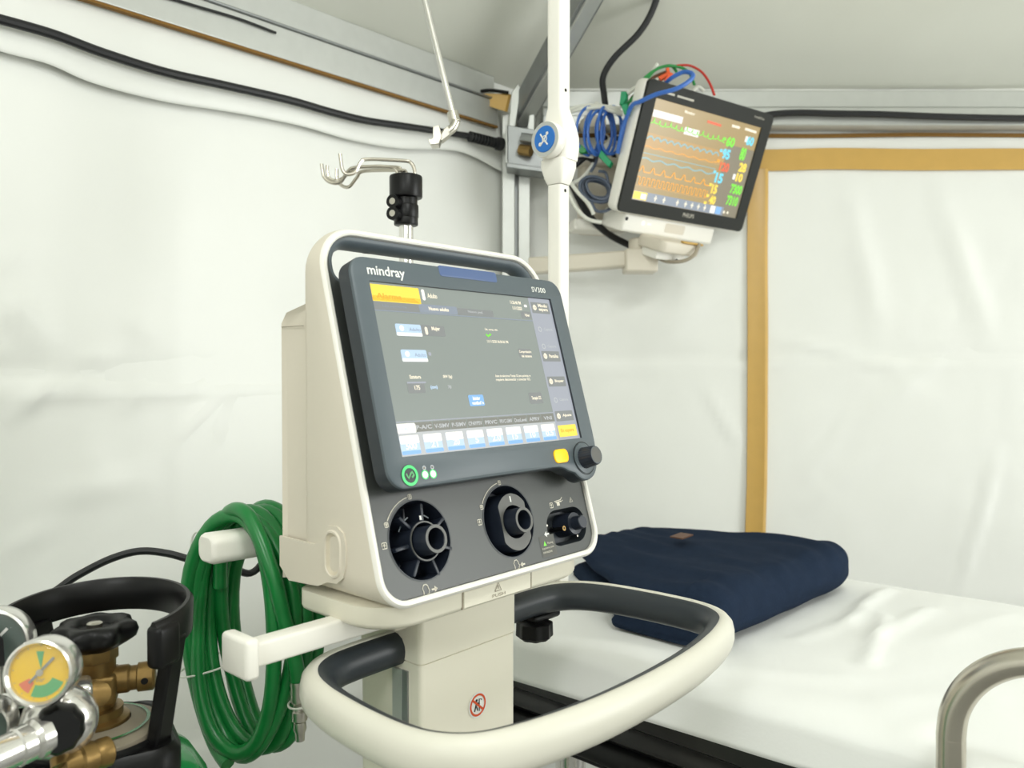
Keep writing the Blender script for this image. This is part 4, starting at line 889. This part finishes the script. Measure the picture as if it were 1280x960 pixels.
for sgn in (-1, 1): ribbon(mb, Fbt, [(-.006*sgn, -.008), (.001*sgn, .0), (.006*sgn, .007)], .0022, .0128, 'white')
disc(mb, Fbt, -.005, .006, .0022, .0128, 'white', 10); disc(mb, Fbt, .006, -.006, .0026, .0128, 'white', 10); annulus(mb, Fbt, -.001, .0, .003, .0042, .0128, 'white', 14)
tag(mb.build('hinge_button', sa), 'round hinge button with blue badge')
mb = MB(); rbox(mb, Fs, (-.002, -.12, 1.955), (.026, .28, .026), .006, 'rim'); mb.build('cross_tube', sa)
rt = at(529, -8, 1.17); rb_ = at(568, 150, 1.16)
mb = MB(); top_ = Fs @ Vector((-.002, -.255, 1.955)); tube(mb, [top_, rt, rb_], .0046, 'chrome', 14, sub=1); mb.build('rod', sa)
mb = MB(); tube(mb, [rb_-(rb_-rt).normalized()*.012, rb_+(rb_-rt).normalized()*.004], .0085, 'silver', 16, sub=1); tube(mb, ats([(570, 152, 1.15), (566, 160, 1.148), (556, 168, 1.146), (548, 174, 1.145)]), .0065, 'silver', 12)
slab(mb, ats([(541, 158, 1.13), (549, 156, 1.13), (552, 170, 1.13), (548, 180, 1.13), (538, 181, 1.13), (535, 174, 1.13), (541, 172, 1.13)]), Vector((0, .022, 0)), 'silver'); slab(mb, ats([(556, 160, 1.135), (560, 157, 1.135), (562, 168, 1.135), (552, 176, 1.135), (549, 172, 1.135)]), Vector((0, .016, 0)), 'silver')
mb.build('tube_clip', sa, bevel=.0015)
mb = MB(); rbox(mb, FL, (.195, -.086, -.277), (.055, .030, .05), .006, 'rim'); rbox(mb, FL, (.165, -.075, -.303), (.05, .05, .010), .004, 'black'); mb.build('clamp', sa)
mb = MB(); F_ = frame(FL @ Vector((.150, -.060, -.318)), U, V, W); n_ = 40
loft(mb, [[(r_*(1+.06*math.cos(8*2*PI*i/n_))*math.cos(2*PI*i/n_), r_*(1+.06*math.cos(8*2*PI*i/n_))*math.sin(2*PI*i/n_), z_) for i in range(n_)] for r_, z_ in ((.014, .012), (.021, .010), (.0215, -.006), (.017, -.010))], 'black', True, True, True, F_); mb.build('clamp_knob', sa)

# ================================================================== STRETCHER BED
ZT = .85
st = thing('stretcher', U*1.16+V*0.0, 'black framed hospital stretcher with steel rail beside the ventilator', 'stretcher')
UN, UF, VH, VE = .852, 1.478, -.965, 1.0
mb = MB(); box(mb, FB, ((UN+UF)/2, (VH+VE)/2, .705), (UF-UN-.03, VE-VH-.02, .035), 'black'); tube(mb, [(UN+.02, VH, .71), (UN+.02, VE, .71)], .018, 'black', 14, sub=1, F=FB); tube(mb, [(UF-.02, VH, .71), (UF-.02, VE, .71)], .018, 'black', 14, sub=1, F=FB)
mb.build('bed_frame', st)
for uu, vv in ((UN+.08, VH+.25), (UF-.08, VH+.25), (UN+.08, VE-.25), (UF-.08, VE-.25)):
    mb = MB(); cyl(mb, frame(FB @ Vector((uu, vv, 0)), U, V, W), .022, .09, .70, 'chrome', 20); mb.build('leg', st)
for vv in (VH+.25, VE-.25):
    mb = MB(); tube(mb, [(UN+.08, vv, .2), (UF-.08, vv, .2)], .02, 'chrome', 14, sub=1, F=FB); mb.build('crossbar', st)
mb = MB(); tube(mb, [(UN+.05, VH+.35, .69), (UN+.05, VH+.35, .5), (UN+.05, VH+.7, .42)], .012, 'chrome', 12, F=FB); mb.build('release_lever', st)
for uu, vv in ((UN+.08, VH+.25), (UF-.08, VH+.25), (UN+.08, VE-.25), (UF-.08, VE-.25)):
    mb = MB(); f_ = frame(FB @ Vector((uu, vv, .06)), V, W, U); cyl(mb, f_, .06, -.018, .018, 'rubber', 28, .005); cyl(mb, f_, .03, -.022, .022, 'alu', 20); mb.build('castor', st)
mb = MB(); vr = -.185; uu = .818
P = [(uu, vr, .60), (uu, vr, .70), (uu, vr, .86)] + [(uu, vr+.085-.085*math.cos(math.radians(t)), .883+.085*math.sin(math.radians(t))) for t in range(0, 91, 15)] + [(uu, vr+.2, .968), (uu, .45, .968), (uu, .52, .968)] + [(uu, .52+.085*math.sin(math.radians(t)), .883+.085*math.cos(math.radians(t))) for t in range(15, 91, 15)] + [(uu, .605, .75), (uu, .605, .60)]
tube(mb, P, .0125, 'steel', 20, sub=6, F=FB); tube(mb, [(uu, vr, .62), (uu, .605, .62)], .010, 'steel', 14, sub=1, F=FB)
for vv in (vr, .605): box(mb, FB, (uu+.02, vv, .68), (.05, .04, .05), 'black')
tag(mb.build('side_rail', st), 'bent steel safety rail')
# mattress
mb = MB(); lo = []
prof = [(UN+.03, .728), (UN+.008, .731), (UN-.004, .741), (UN-.004, .750), (UN+.004, .757), (UN+.006, .760), (UN-.003, .766), (UN-.004, .785), (UN, .80), (UN+.012, .82), (UN+.04, .838), (UF-.04, .838), (UF-.012, .82), (UF, .80), (UF, .745), (UF-.03, .728)]
for vv, k in ((VH, .97), (VH+.012, .995), (VH+.03, 1), (-.3, 1), (.3, 1), (VE-.03, 1), (VE, .97)): lo.append([((UN+UF)/2+(x-(UN+UF)/2)*k, vv, .78+(z-.78)*k) for x, z in prof])
loft(mb, lo, 'vinyl', True, True, True, FB); one(mb, 'mattress', 'black vinyl mattress whose side shows under the white sheet', 'mattress', angle=50)
# sheet
mb = MB(); rows = []; nv = 220
wr = [(1060, 780, 1110, 735, .010, .010), (1085, 830, 1105, 775, .009, .012), (1095, 800, 1160, 765, .011, .009), (1000, 800, 1090, 770, .014, .006), (700, 790, 800, 810, .02, .005), (860, 830, 1050, 850, .02, .005), (1120, 880, 1280, 860, .03, .006), (950, 860, 1150, 905, .03, .006), (1180, 800, 1260, 770, .02, .005), (1075, 765, 1095, 740, .006, .006), (1120, 930, 1240, 880, .02, .005)]
wl_ = []
for x0, y0, x1, y1, w_, h_ in wr:
    a_ = on(x0, y0, Vector((0, 0, ZT)), W); b_ = on(x1, y1, Vector((0, 0, ZT)), W); wl_.append((a_.dot(U), a_.dot(V), b_.dot(U), b_.dot(V), w_, h_))
S = []
for k in range(7): S.append((UN-.010, .785+.007*k))
for k in range(1, 9):
    t_ = PI/2*k/8; S.append((UN-.010+.030*(1-math.cos(t_)), .827+.020*math.sin(t_)))
for k in range(1, 71): S.append((UN+.02+(UF-UN-.04)*k/70, .847+.006*math.sin(PI*k/70)))
for k in range(1, 9):
    t_ = PI/2*k/8; S.append((UF-.02+.030*math.sin(t_), .847-.03*(1-math.cos(t_))))
for k in range(1, 7): S.append((UF+.010, .817-.008*k))
for i in range(nv+1):
    vv = VH-.008+(VE-VH+.016)*i/nv; row = []
    end = min(1, (vv-VH+.008)/.03, (VE+.008-vv)/.03); dz = -.03*(1-math.sqrt(max(0, 1-(1-max(0, end))**2)))
    for j, (uu, zz) in enumerate(S):
        h = .004*noise.noise(Vector((uu*5, vv*5, 1)))+.002*noise.noise(Vector((uu*15, vv*9, 4)))
        for a0, b0, a1, b1, w_, h_ in wl_:
            dd, tt = seg_dist(uu, vv, a0, b0, a1, b1); h += h_*.55*math.exp(-(dd/w_)**2)
        z_ = zz+dz
        if j < 7:
            tt = (6-j)/6; hemz = -.006+.022*max(0, min(1, (vv+.75)/.7))+.004*noise.noise(Vector((vv*6, 0, 9))); row.append((uu-.004*noise.noise(Vector((vv*8, 0, 2)))*tt-.003*tt, vv, z_+hemz*tt))
        elif j < len(S)-6: row.append((uu, vv, z_+h))
        else: row.append((uu, vv, z_))
    rows.append(row)
loft(mb, rows, 'sheet', closed=False, F=FB)
sh = one(mb, 'bed_sheet', 'wrinkled white sheet spread over the stretcher mattress', 'sheet', angle=80)
so = sh.modifiers.new('thick', 'SOLIDIFY'); so.thickness = .002; so.offset = -1

# folded blanket
bl = thing('blanket', U*1.16-V*.66+W*ZT, 'folded navy blue fleece blanket lying on the white sheet', 'blanket')
def fold_profile(w, T):
    k = T/.084
    P = [(w-.012, 0), (w*.75, 0), (w*.5, 0), (w*.28, 0), (.05, 0)]
    P += [(.042-.042*math.sin(math.radians(a_)), .042*k-.042*k*math.cos(math.radians(a_))) for a_ in (20, 55, 90, 125, 160)]
    P += [(.055, .084*k), (w*.28, .081*k), (w*.5, .076*k), (w*.75, .070*k), (w-.02, .066*k), (w-.003, .062*k), (w+.002, .055*k), (w-.006, .047*k), (w-.03, .043*k)]
    P += [(w*.7, .043*k), (w*.45, .043*k), (.09, .0425*k), (.072, .040*k), (.09, .0375*k), (w*.45, .035*k), (w*.7, .032*k), (w-.035, .029*k), (w-.012, .024*k), (w-.001, .013*k), (w-.003, .004*k)]
    return catmull([(d_, z_, 0) for d_, z_ in P], 5, True)
mb = MB(); lo = []; u0, u1 = .938, 1.385; ns = 70
for i in range(ns+1):
    t = i/ns; e = min(t/.07, (1-t)/.10, 1); e = math.sqrt(max(0, 1-(1-e)**2))
    uu = u0+(u1-u0)*t
    vl = -.655-.205*max(0, min(1, (uu-.96)/.17))-.004*math.sin(uu*30); vr = -.478+.03*max(0, min(1, (uu-.95)/.4))-.02*max(0, (t-.75)/.25)**2
    row = []; T = .076*(.62+.38*e)
    for p_ in fold_profile(vr-vl-.02*(1-e), T):
        x = vr-.010*(1-e)-p_.x; k_ = p_.y/T
        dz = (.009*noise.noise(Vector((uu*15, x*4, 1.7)))+.006*noise.noise(Vector((uu*30+x*12, x*7, 5)))+.0030*noise.noise(Vector((uu*60, x*50, 8)))*(1-e))*(k_ if k_ > .55 else k_*.4)
        dy = .004*noise.noise(Vector((uu*14, p_.y*40, 3)))
        row.append((uu+.003*noise.noise(Vector((x*25, p_.y*60, 4)))*(1-e*.5), x+dy, ZT+.004+max(0, p_.y+dz)))
    lo.append(row)
loft(mb, lo, 'blanket', True, False, False, FB)
for r_ in (lo[0], lo[-1]):
    pl2 = [[Vector((q[1], q[2], 0)) for q in r_]]; mb.add(FB, r_, [list(t_) for t_ in tessellate_polygon(pl2)], 'blanket')
mb.build('folded_fleece', bl, angle=75)
mb = MB(); q_ = at(852, 671, 1.345); slab(mb, [q_+U*a_+V*b_+W*c_ for a_, b_, c_ in ((-.018, -.012, 0), (.018, -.012, .001), (.018, .012, .001), (-.018, .012, 0))], Vector((0, 0, .002)), 'brownc'); tag(mb.build('care_label', bl), 'small brown and orange label')

# ================================================================== OXYGEN CYLINDER
ocx, ocy = -.362, .69
ox = thing('oxygen_cylinder', Vector((ocx, ocy, 0)), 'green oxygen cylinder with black carrying guard and brass valve', 'gas cylinder')
Fo = frame(Vector((ocx, ocy, 0)), Vector((1, 0, 0)), Vector((0, 1, 0)), W)
mb = MB(); lathe(mb, Fo, [(.085, 0), (.098, .012), (.1, .03), (.1, .80), (.098, .825), (.091, .852), (.078, .874), (.058, .889), (.035, .896), (.035, .902)], 'tank', 56); mb.build('body', ox)
mb = MB(); q_ = at(222, 958, .62)
for s_ in (0,):
    n_ = (Vector((q_.x-ocx, q_.y-ocy, 0)).normalized()*.7+W*.72).normalized(); c_ = Vector((ocx, ocy, .866))+Vector((q_.x-ocx, q_.y-ocy, 0)).normalized()*.0885; f_ = aframe(c_, n_, W); rprism(mb, f_, rr(-.018, .008, -.02, .02, .003), -.002, .0035, .0005, 'tagpaper')
mb.build('paper_label', ox)
gu = MB()   # guard: base flange, two uprights, open ring
GB = rr(-.063, .063, -.063, .063, .026)
Fg = Fo @ Matrix.Rotation(.55, 4, 'Z')
loft(gu, [[(x, y, z) for x, y in offs(GB, i)] for i, z in ((.004, .868), (0, .872), (0, .896), (.005, .902))], 'black', F=Fg); tess(gu, Fg, offs(GB, .005), [], .902, 'black'); tess(gu, Fg, offs(GB, .004), [], .868, 'black')
lathe(gu, Fo, [(.060, .902), (.060, .905), (.057, .907), (.054, .905), (.054, .902)], 'black', 48, False)
ringz0, ringz1 = .984, 1.014
loops = []; nseg = 60; a0r, a1r = -28, 232
for i in range(nseg+1):
    a_ = math.radians(a0r+(a1r-a0r)*i/nseg); r0, r1 = .0700, .0800
    zz = .006*math.sin(math.radians((a0r+(a1r-a0r)*i/nseg)))
    loops.append([(r*math.cos(a_), r*math.sin(a_), z+zz) for r, z in ((r0+.002, ringz0), (r0, ringz0+.003), (r0+.001, ringz1-.005), (r0+.004, ringz1), (r1-.003, ringz1), (r1, ringz1-.004), (r1-.001, ringz0+.002), (r1-.003, ringz0))])
loft(gu, loops, 'black', True, True, True, Fo)
gd = gu.build('guard', ox, angle=40)
def upright(a0, a1, hw0, hw1, name):
    mb = MB(); lo = []
    for k in range(7):
        t_ = k/6; ad = a0+(a1-a0)*t_; r = .060+.014*t_; w_ = hw0+(hw1-hw0)*t_; lo.append([])
        for da, dr in ((-w_, -.006), (w_, -.006), (w_, .007), (-w_, .007)):
            a_ = math.radians(ad+da); lo[-1].append(((r+dr)*math.cos(a_), (r+dr)*math.sin(a_), .895+(.992-.895)*t_))
    loft(mb, lo, 'black', True, True, True, Fo); return mb.build(name, ox, bevel=.002)
upright(-12, -8, 9, 7, 'guard_leg'); upright(165, 172, 26, 24, 'guard_leg')
mb = MB(); rbox(mb, Fo @ Matrix.Rotation(math.radians(-20), 4, 'Z'), (.0755, 0, .990), (.016, .026, .036), .005, 'black'); mb.build('guard_stop', ox)
mb = MB(); lathe(mb, Fo, [(.053, .902), (.052, .908), (.030, .914), (.028, .9145)], 'greyprint', 48, False); annulus(mb, Fo, 0, 0, .0405, .0435, .9122, 'tank', 40); tag(mb.build('neck_ring', ox), 'grey neck ring with green edge')
va = MB()
Fv = Fo @ Matrix.Rotation(.35, 4, 'Z')
lathe(va, Fv, [(.027, .910), (.027, .917), (.022, .919), (.022, .926), (.016, .927), (.016, .935)], 'brass', 36, False)
rbox(va, Fv, (0, 0, .944), (.036, .036, .026), .004, 'brass'); cyl(va, Fv, .0165, .955, .968, 'brass', 32); cyl(va, Fv, .0185, .968, .981, 'brass', 8, .001)
ol = frame(Fo @ Vector((0, 0, .948)), W, Vector((.34, -.94, 0)), Vector((.94, .34, 0))); lathe(va, ol, [(.012, 0), (.012, .026), (.0105, .028), (.0105, .033), (.0125, .034), (.0125, .046), (.010, .048)], 'brass', 24); disc(va, frame(ol @ Vector((0, .0127, .040)), W, Vector((.94, .34, 0)), Vector((.34, -.94, 0))), 0, 0, .003, .0002, 'black', 12)
ol2 = frame(Fo @ Vector((0, 0, .948)), W, Vector((.5, .86, 0)), Vector((-.86, -.5, 0))); lathe(va, ol2, [(.0125, 0), (.0125, .022), (.0105, .023), (.0105, .040)], 'brass', 24)
tag(va.build('valve', ox), 'brass cylinder valve')
hw = MB(); n_ = 84; Fh = Fo @ Matrix.Translation((0, 0, .983)) @ Matrix.Rotation(.2, 4, 'Z')
lob = lambda r, k: [(r*(1+k*math.cos(7*2*PI*i/n_))*math.cos(2*PI*i/n_), r*(1+k*math.cos(7*2*PI*i/n_))*math.sin(2*PI*i/n_)) for i in range(n_)]
loft(hw, [[(x, y, z) for x, y in lob(r, k)] for r, k, z in ((.016, 0, -.006), (.020, .02, -.004), (.026, .06, .0), (.0305, .10, .004), (.032, .115, .010), (.0305, .11, .015), (.027, .08, .0175), (.022, .03, .0175), (.0165, .0, .0165), (.0145, 0, .0125), (.0, 0, .0125))], 'black', F=Fh)
tag(hw.build('handwheel', ox, angle=60), 'black lobed handwheel')
mb = MB(); lathe(mb, Fh, [(.0065, .0126), (.0065, .0165), (.0045, .0178), (0, .018)], 'silver', 16, False); mb.build('handwheel_nut', ox)

# ================================================================== REGULATOR ON THE CYLINDER
rg = thing('oxygen_regulator', at(80, 900, .60), 'chrome oxygen regulator with yellow pressure gauge fixed to the cylinder valve', 'regulator')
def gauge(c, face, r, name, yellow, label):
    mb = MB(); f_ = aframe(c, face, W)   # x axis points up
    lathe(mb, f_, [(r*.55, -.020), (r*.9, -.018), (r, -.012), (r, .002), (r*.97, .0050), (r*.90, .0056), (r*.84, .0036), (r*.84, .0)], 'chrome', 48)
    g = tag(mb.build(name, rg), label)
    mb = MB(); rf = r*.85
    disc(mb, f_, 0, 0, rf, .0004, 'yellow' if yellow else 'darkgreen', 44)
    if yellow:
        # frame x is up, y is left as seen from the front
        annulus(mb, f_, 0, 0, rf*.45, rf*.86, .0007, 'gaugegreen', 18, 160, 245); annulus(mb, f_, 0, 0, rf*.4, rf*.8, .0007, 'gaugered', 10, 118, 152)
        mb.add(f_, [(rf*.1, -rf*.02, .0007), (rf*.72, rf*.16, .0007), (rf*.72, -rf*.10, .0007)], [(0, 1, 2)], 'gaugegreen')
        for k in range(11):
            t_ = math.radians(130+28*k-40-90); mb.add(f_, [(rf*.86*math.cos(t_), rf*.86*math.sin(t_), .0008), (rf*.94*math.cos(t_+.02), rf*.94*math.sin(t_+.02), .0008), (rf*.94*math.cos(t_-.02), rf*.94*math.sin(t_-.02), .0008)], [(0, 1, 2)], 'greyprint')
        text(mb, frame(f_.translation, -f_.col[1].to_3d(), f_.col[0].to_3d(), f_.col[2].to_3d()), 'bar', -rf*.12, rf*.16, -rf*.32, -rf*.16, .0008, 'greyprint', 0)
    mb.build('dial', g)
    mb = MB(); ribbon(mb, f_, [(-rf*.35, rf*.35), (rf*.5, -rf*.45)], rf*.09, .0016, 'alud' if yellow else 'white'); disc(mb, f_, 0, 0, rf*.12, .0022, 'silver', 16); mb.build('needle', g)
    mb = MB(); lathe(mb, f_, [(r*.86, .0038), (r*.8, .0048), (r*.4, .0058), (0, .0062)], 'glass', 36, False); mb.build('lens', g)
gauge(at(51, 840, .58), Vector((.10, -1, .10)), .0245, 'gauge', True, 'chrome gauge with yellow dial')
gauge(at(-10, 806, .655), Vector((.25, -1, .10)), .0300, 'gauge', False, 'chrome gauge with dark green dial')
gauge(at(-20, 908, .60), Vector((.2, -1, .05)), .020, 'gauge', False, 'small gauge with green face')
mb = MB(); c_ = at(74, 904, .61)
f_ = aframe(c_, Vector((.45, -.85, .18))); lathe(mb, f_, [(.010, -.040), (.022, -.034), (.0265, -.022), (.0275, -.008), (.0265, .004), (.020, .012), (.014, .014)], 'chrome', 40)
tube(mb, [c_+W*.02, at(54, 868, .60)+V3(0, .006, 0)], .0105, 'chrome', 16, sub=1); tube(mb, [at(54, 872, .595), at(51, 845, .597)], .010, 'chrome', 8, sub=1)
bk = at(100, 872, .645); fb_ = aframe(bk, Vector((.86, .5, 0))); rbox(mb, fb_, (0, 0, -.006), (.028, .028, .030), .004, 'chrome'); tube(mb, [bk-Vector((.86, .5, 0))*.02, bk+Vector((.86, .5, 0))*.012, Fo @ Vector((-.028, -.016, .948))], .011, 'brass', 14, sub=1)
tube(mb, [at(54, 878, .61), at(66, 874, .625), bk], .0085, 'chrome', 14, sub=1)
mb.build('regulator_body', rg)
mb = MB(); kc = c_+Vector((.45, -.85, .18)).normalized()*.012; f_ = aframe(kc, Vector((.45, -.85, .18))); n_ = 60
loft(mb, [[(r_*(1+.03*math.cos(10*2*PI*i/n_))*math.cos(2*PI*i/n_), r_*(1+.03*math.cos(10*2*PI*i/n_))*math.sin(2*PI*i/n_), z_) for i in range(n_)] for r_, z_ in ((.0165, 0), (.018, .003), (.017, .016), (.0145, .0195))], 'black', True, True, True, f_); mb.build('adjusting_knob', rg)
mb = MB(); b0 = at(-40, 962, .54); b1 = at(62, 916, .59); f_ = aframe(b0, b1-b0); L_ = (b1-b0).length
lathe(mb, f_, [(.0125, 0), (.0125, L_*.55), (.014, L_*.57), (.014, L_*.72), (.012, L_*.74), (.015, L_*.80), (.015, L_*.94), (.011, L_)], 'chrome', 28); mb.build('outlet_barrel', rg)
mb = MB(); b0 = at(78, 958, .60); b1 = at(138, 938, .63); f_ = aframe(b0, b1-b0); L_ = (b1-b0).length; lathe(mb, f_, [(.008, 0), (.010, L_*.3), (.012, L_*.35), (.012, L_*.62), (.010, L_*.65), (.0115, L_*.75), (.0115, L_*.95), (.009, L_)], 'brass', 20); tube(mb, [b0, c_-W*.015], .008, 'brass', 12, sub=1); tag(mb.build('outlet_nipple', rg), 'brass outlet nipple')
mb = MB(); q_ = at(12, 800, .66); tube(mb, [at(-30, 884, .64), at(-8, 878, .64), at(30, 872, .635), at(70, 872, .64)], .008, 'chrome', 14); tube(mb, [at(-12, 836, .605), at(-10, 870, .6)], .009, 'chrome', 12, sub=1); tube(mb, [at(-25, 875, .585), at(-14, 890, .575)], .009, 'chrome', 12, sub=1); mb.build('crossbar', rg)

# ================================================================== LIGHT
w = bpy.data.worlds.new('tent_world'); bpy.context.scene.world = w; w.use_nodes = True
w.node_tree.nodes['Background'].inputs[0].default_value = (.9, .95, 1, 1); w.node_tree.nodes['Background'].inputs[1].default_value = .2
def area(name, loc, target, sx, sy, power, col):
    l = bpy.data.lights.new(name, 'AREA'); l.shape = 'RECTANGLE'; l.size = sx; l.size_y = sy; l.energy = power; l.color = col
    o = bpy.data.objects.new(name, l); C.objects.link(o); o.location = loc
    o.rotation_euler = (Vector(target)-Vector(loc)).to_track_quat('-Z', 'Y').to_euler(); return o
def lamp(loc, power, col=(.98, 1, .985), r=.14):  # unseen point lights added to balance the walls; no fixtures modelled
    l = bpy.data.lights.new('fill_lamp', 'POINT'); l.energy = power; l.color = col; l.shadow_soft_size = r
    o = bpy.data.objects.new('fill_lamp', l); C.objects.link(o); o.location = loc
lamp((.34, .06, 2.10), 15.5)
lamp((.9, -.9, 1.95), 7)
lamp((-.45, -.6, 1.80), 17)
lamp((.6, -2.4, 1.75), 17)
area('side_fill', (3.2, .45, 1.25), (.0, -.15, 1.2), 1.25, 1.8, 58, (.98, 1, .985))  # added soft light from the right; the tent wall has no opening here

# ================================================================== CAMERA
cd = bpy.data.cameras.new('camera'); cd.sensor_fit = 'HORIZONTAL'; cd.sensor_width = 36; cd.lens = 36*FPX/1280; cd.clip_start = .02
cd.dof.use_dof = True; cd.dof.focus_distance = .88; cd.dof.aperture_fstop = 7
co = bpy.data.objects.new('camera', cd); C.objects.link(co); co.location = CAM; co.rotation_euler = (PI/2-PITCH, 0, 0)
s = bpy.context.scene; s.camera = co
s.view_settings.view_transform = 'Standard'; s.view_settings.look = 'None'; s.view_settings.gamma = 1; s.view_settings.use_curve_mapping = False; s.view_settings.exposure = 0
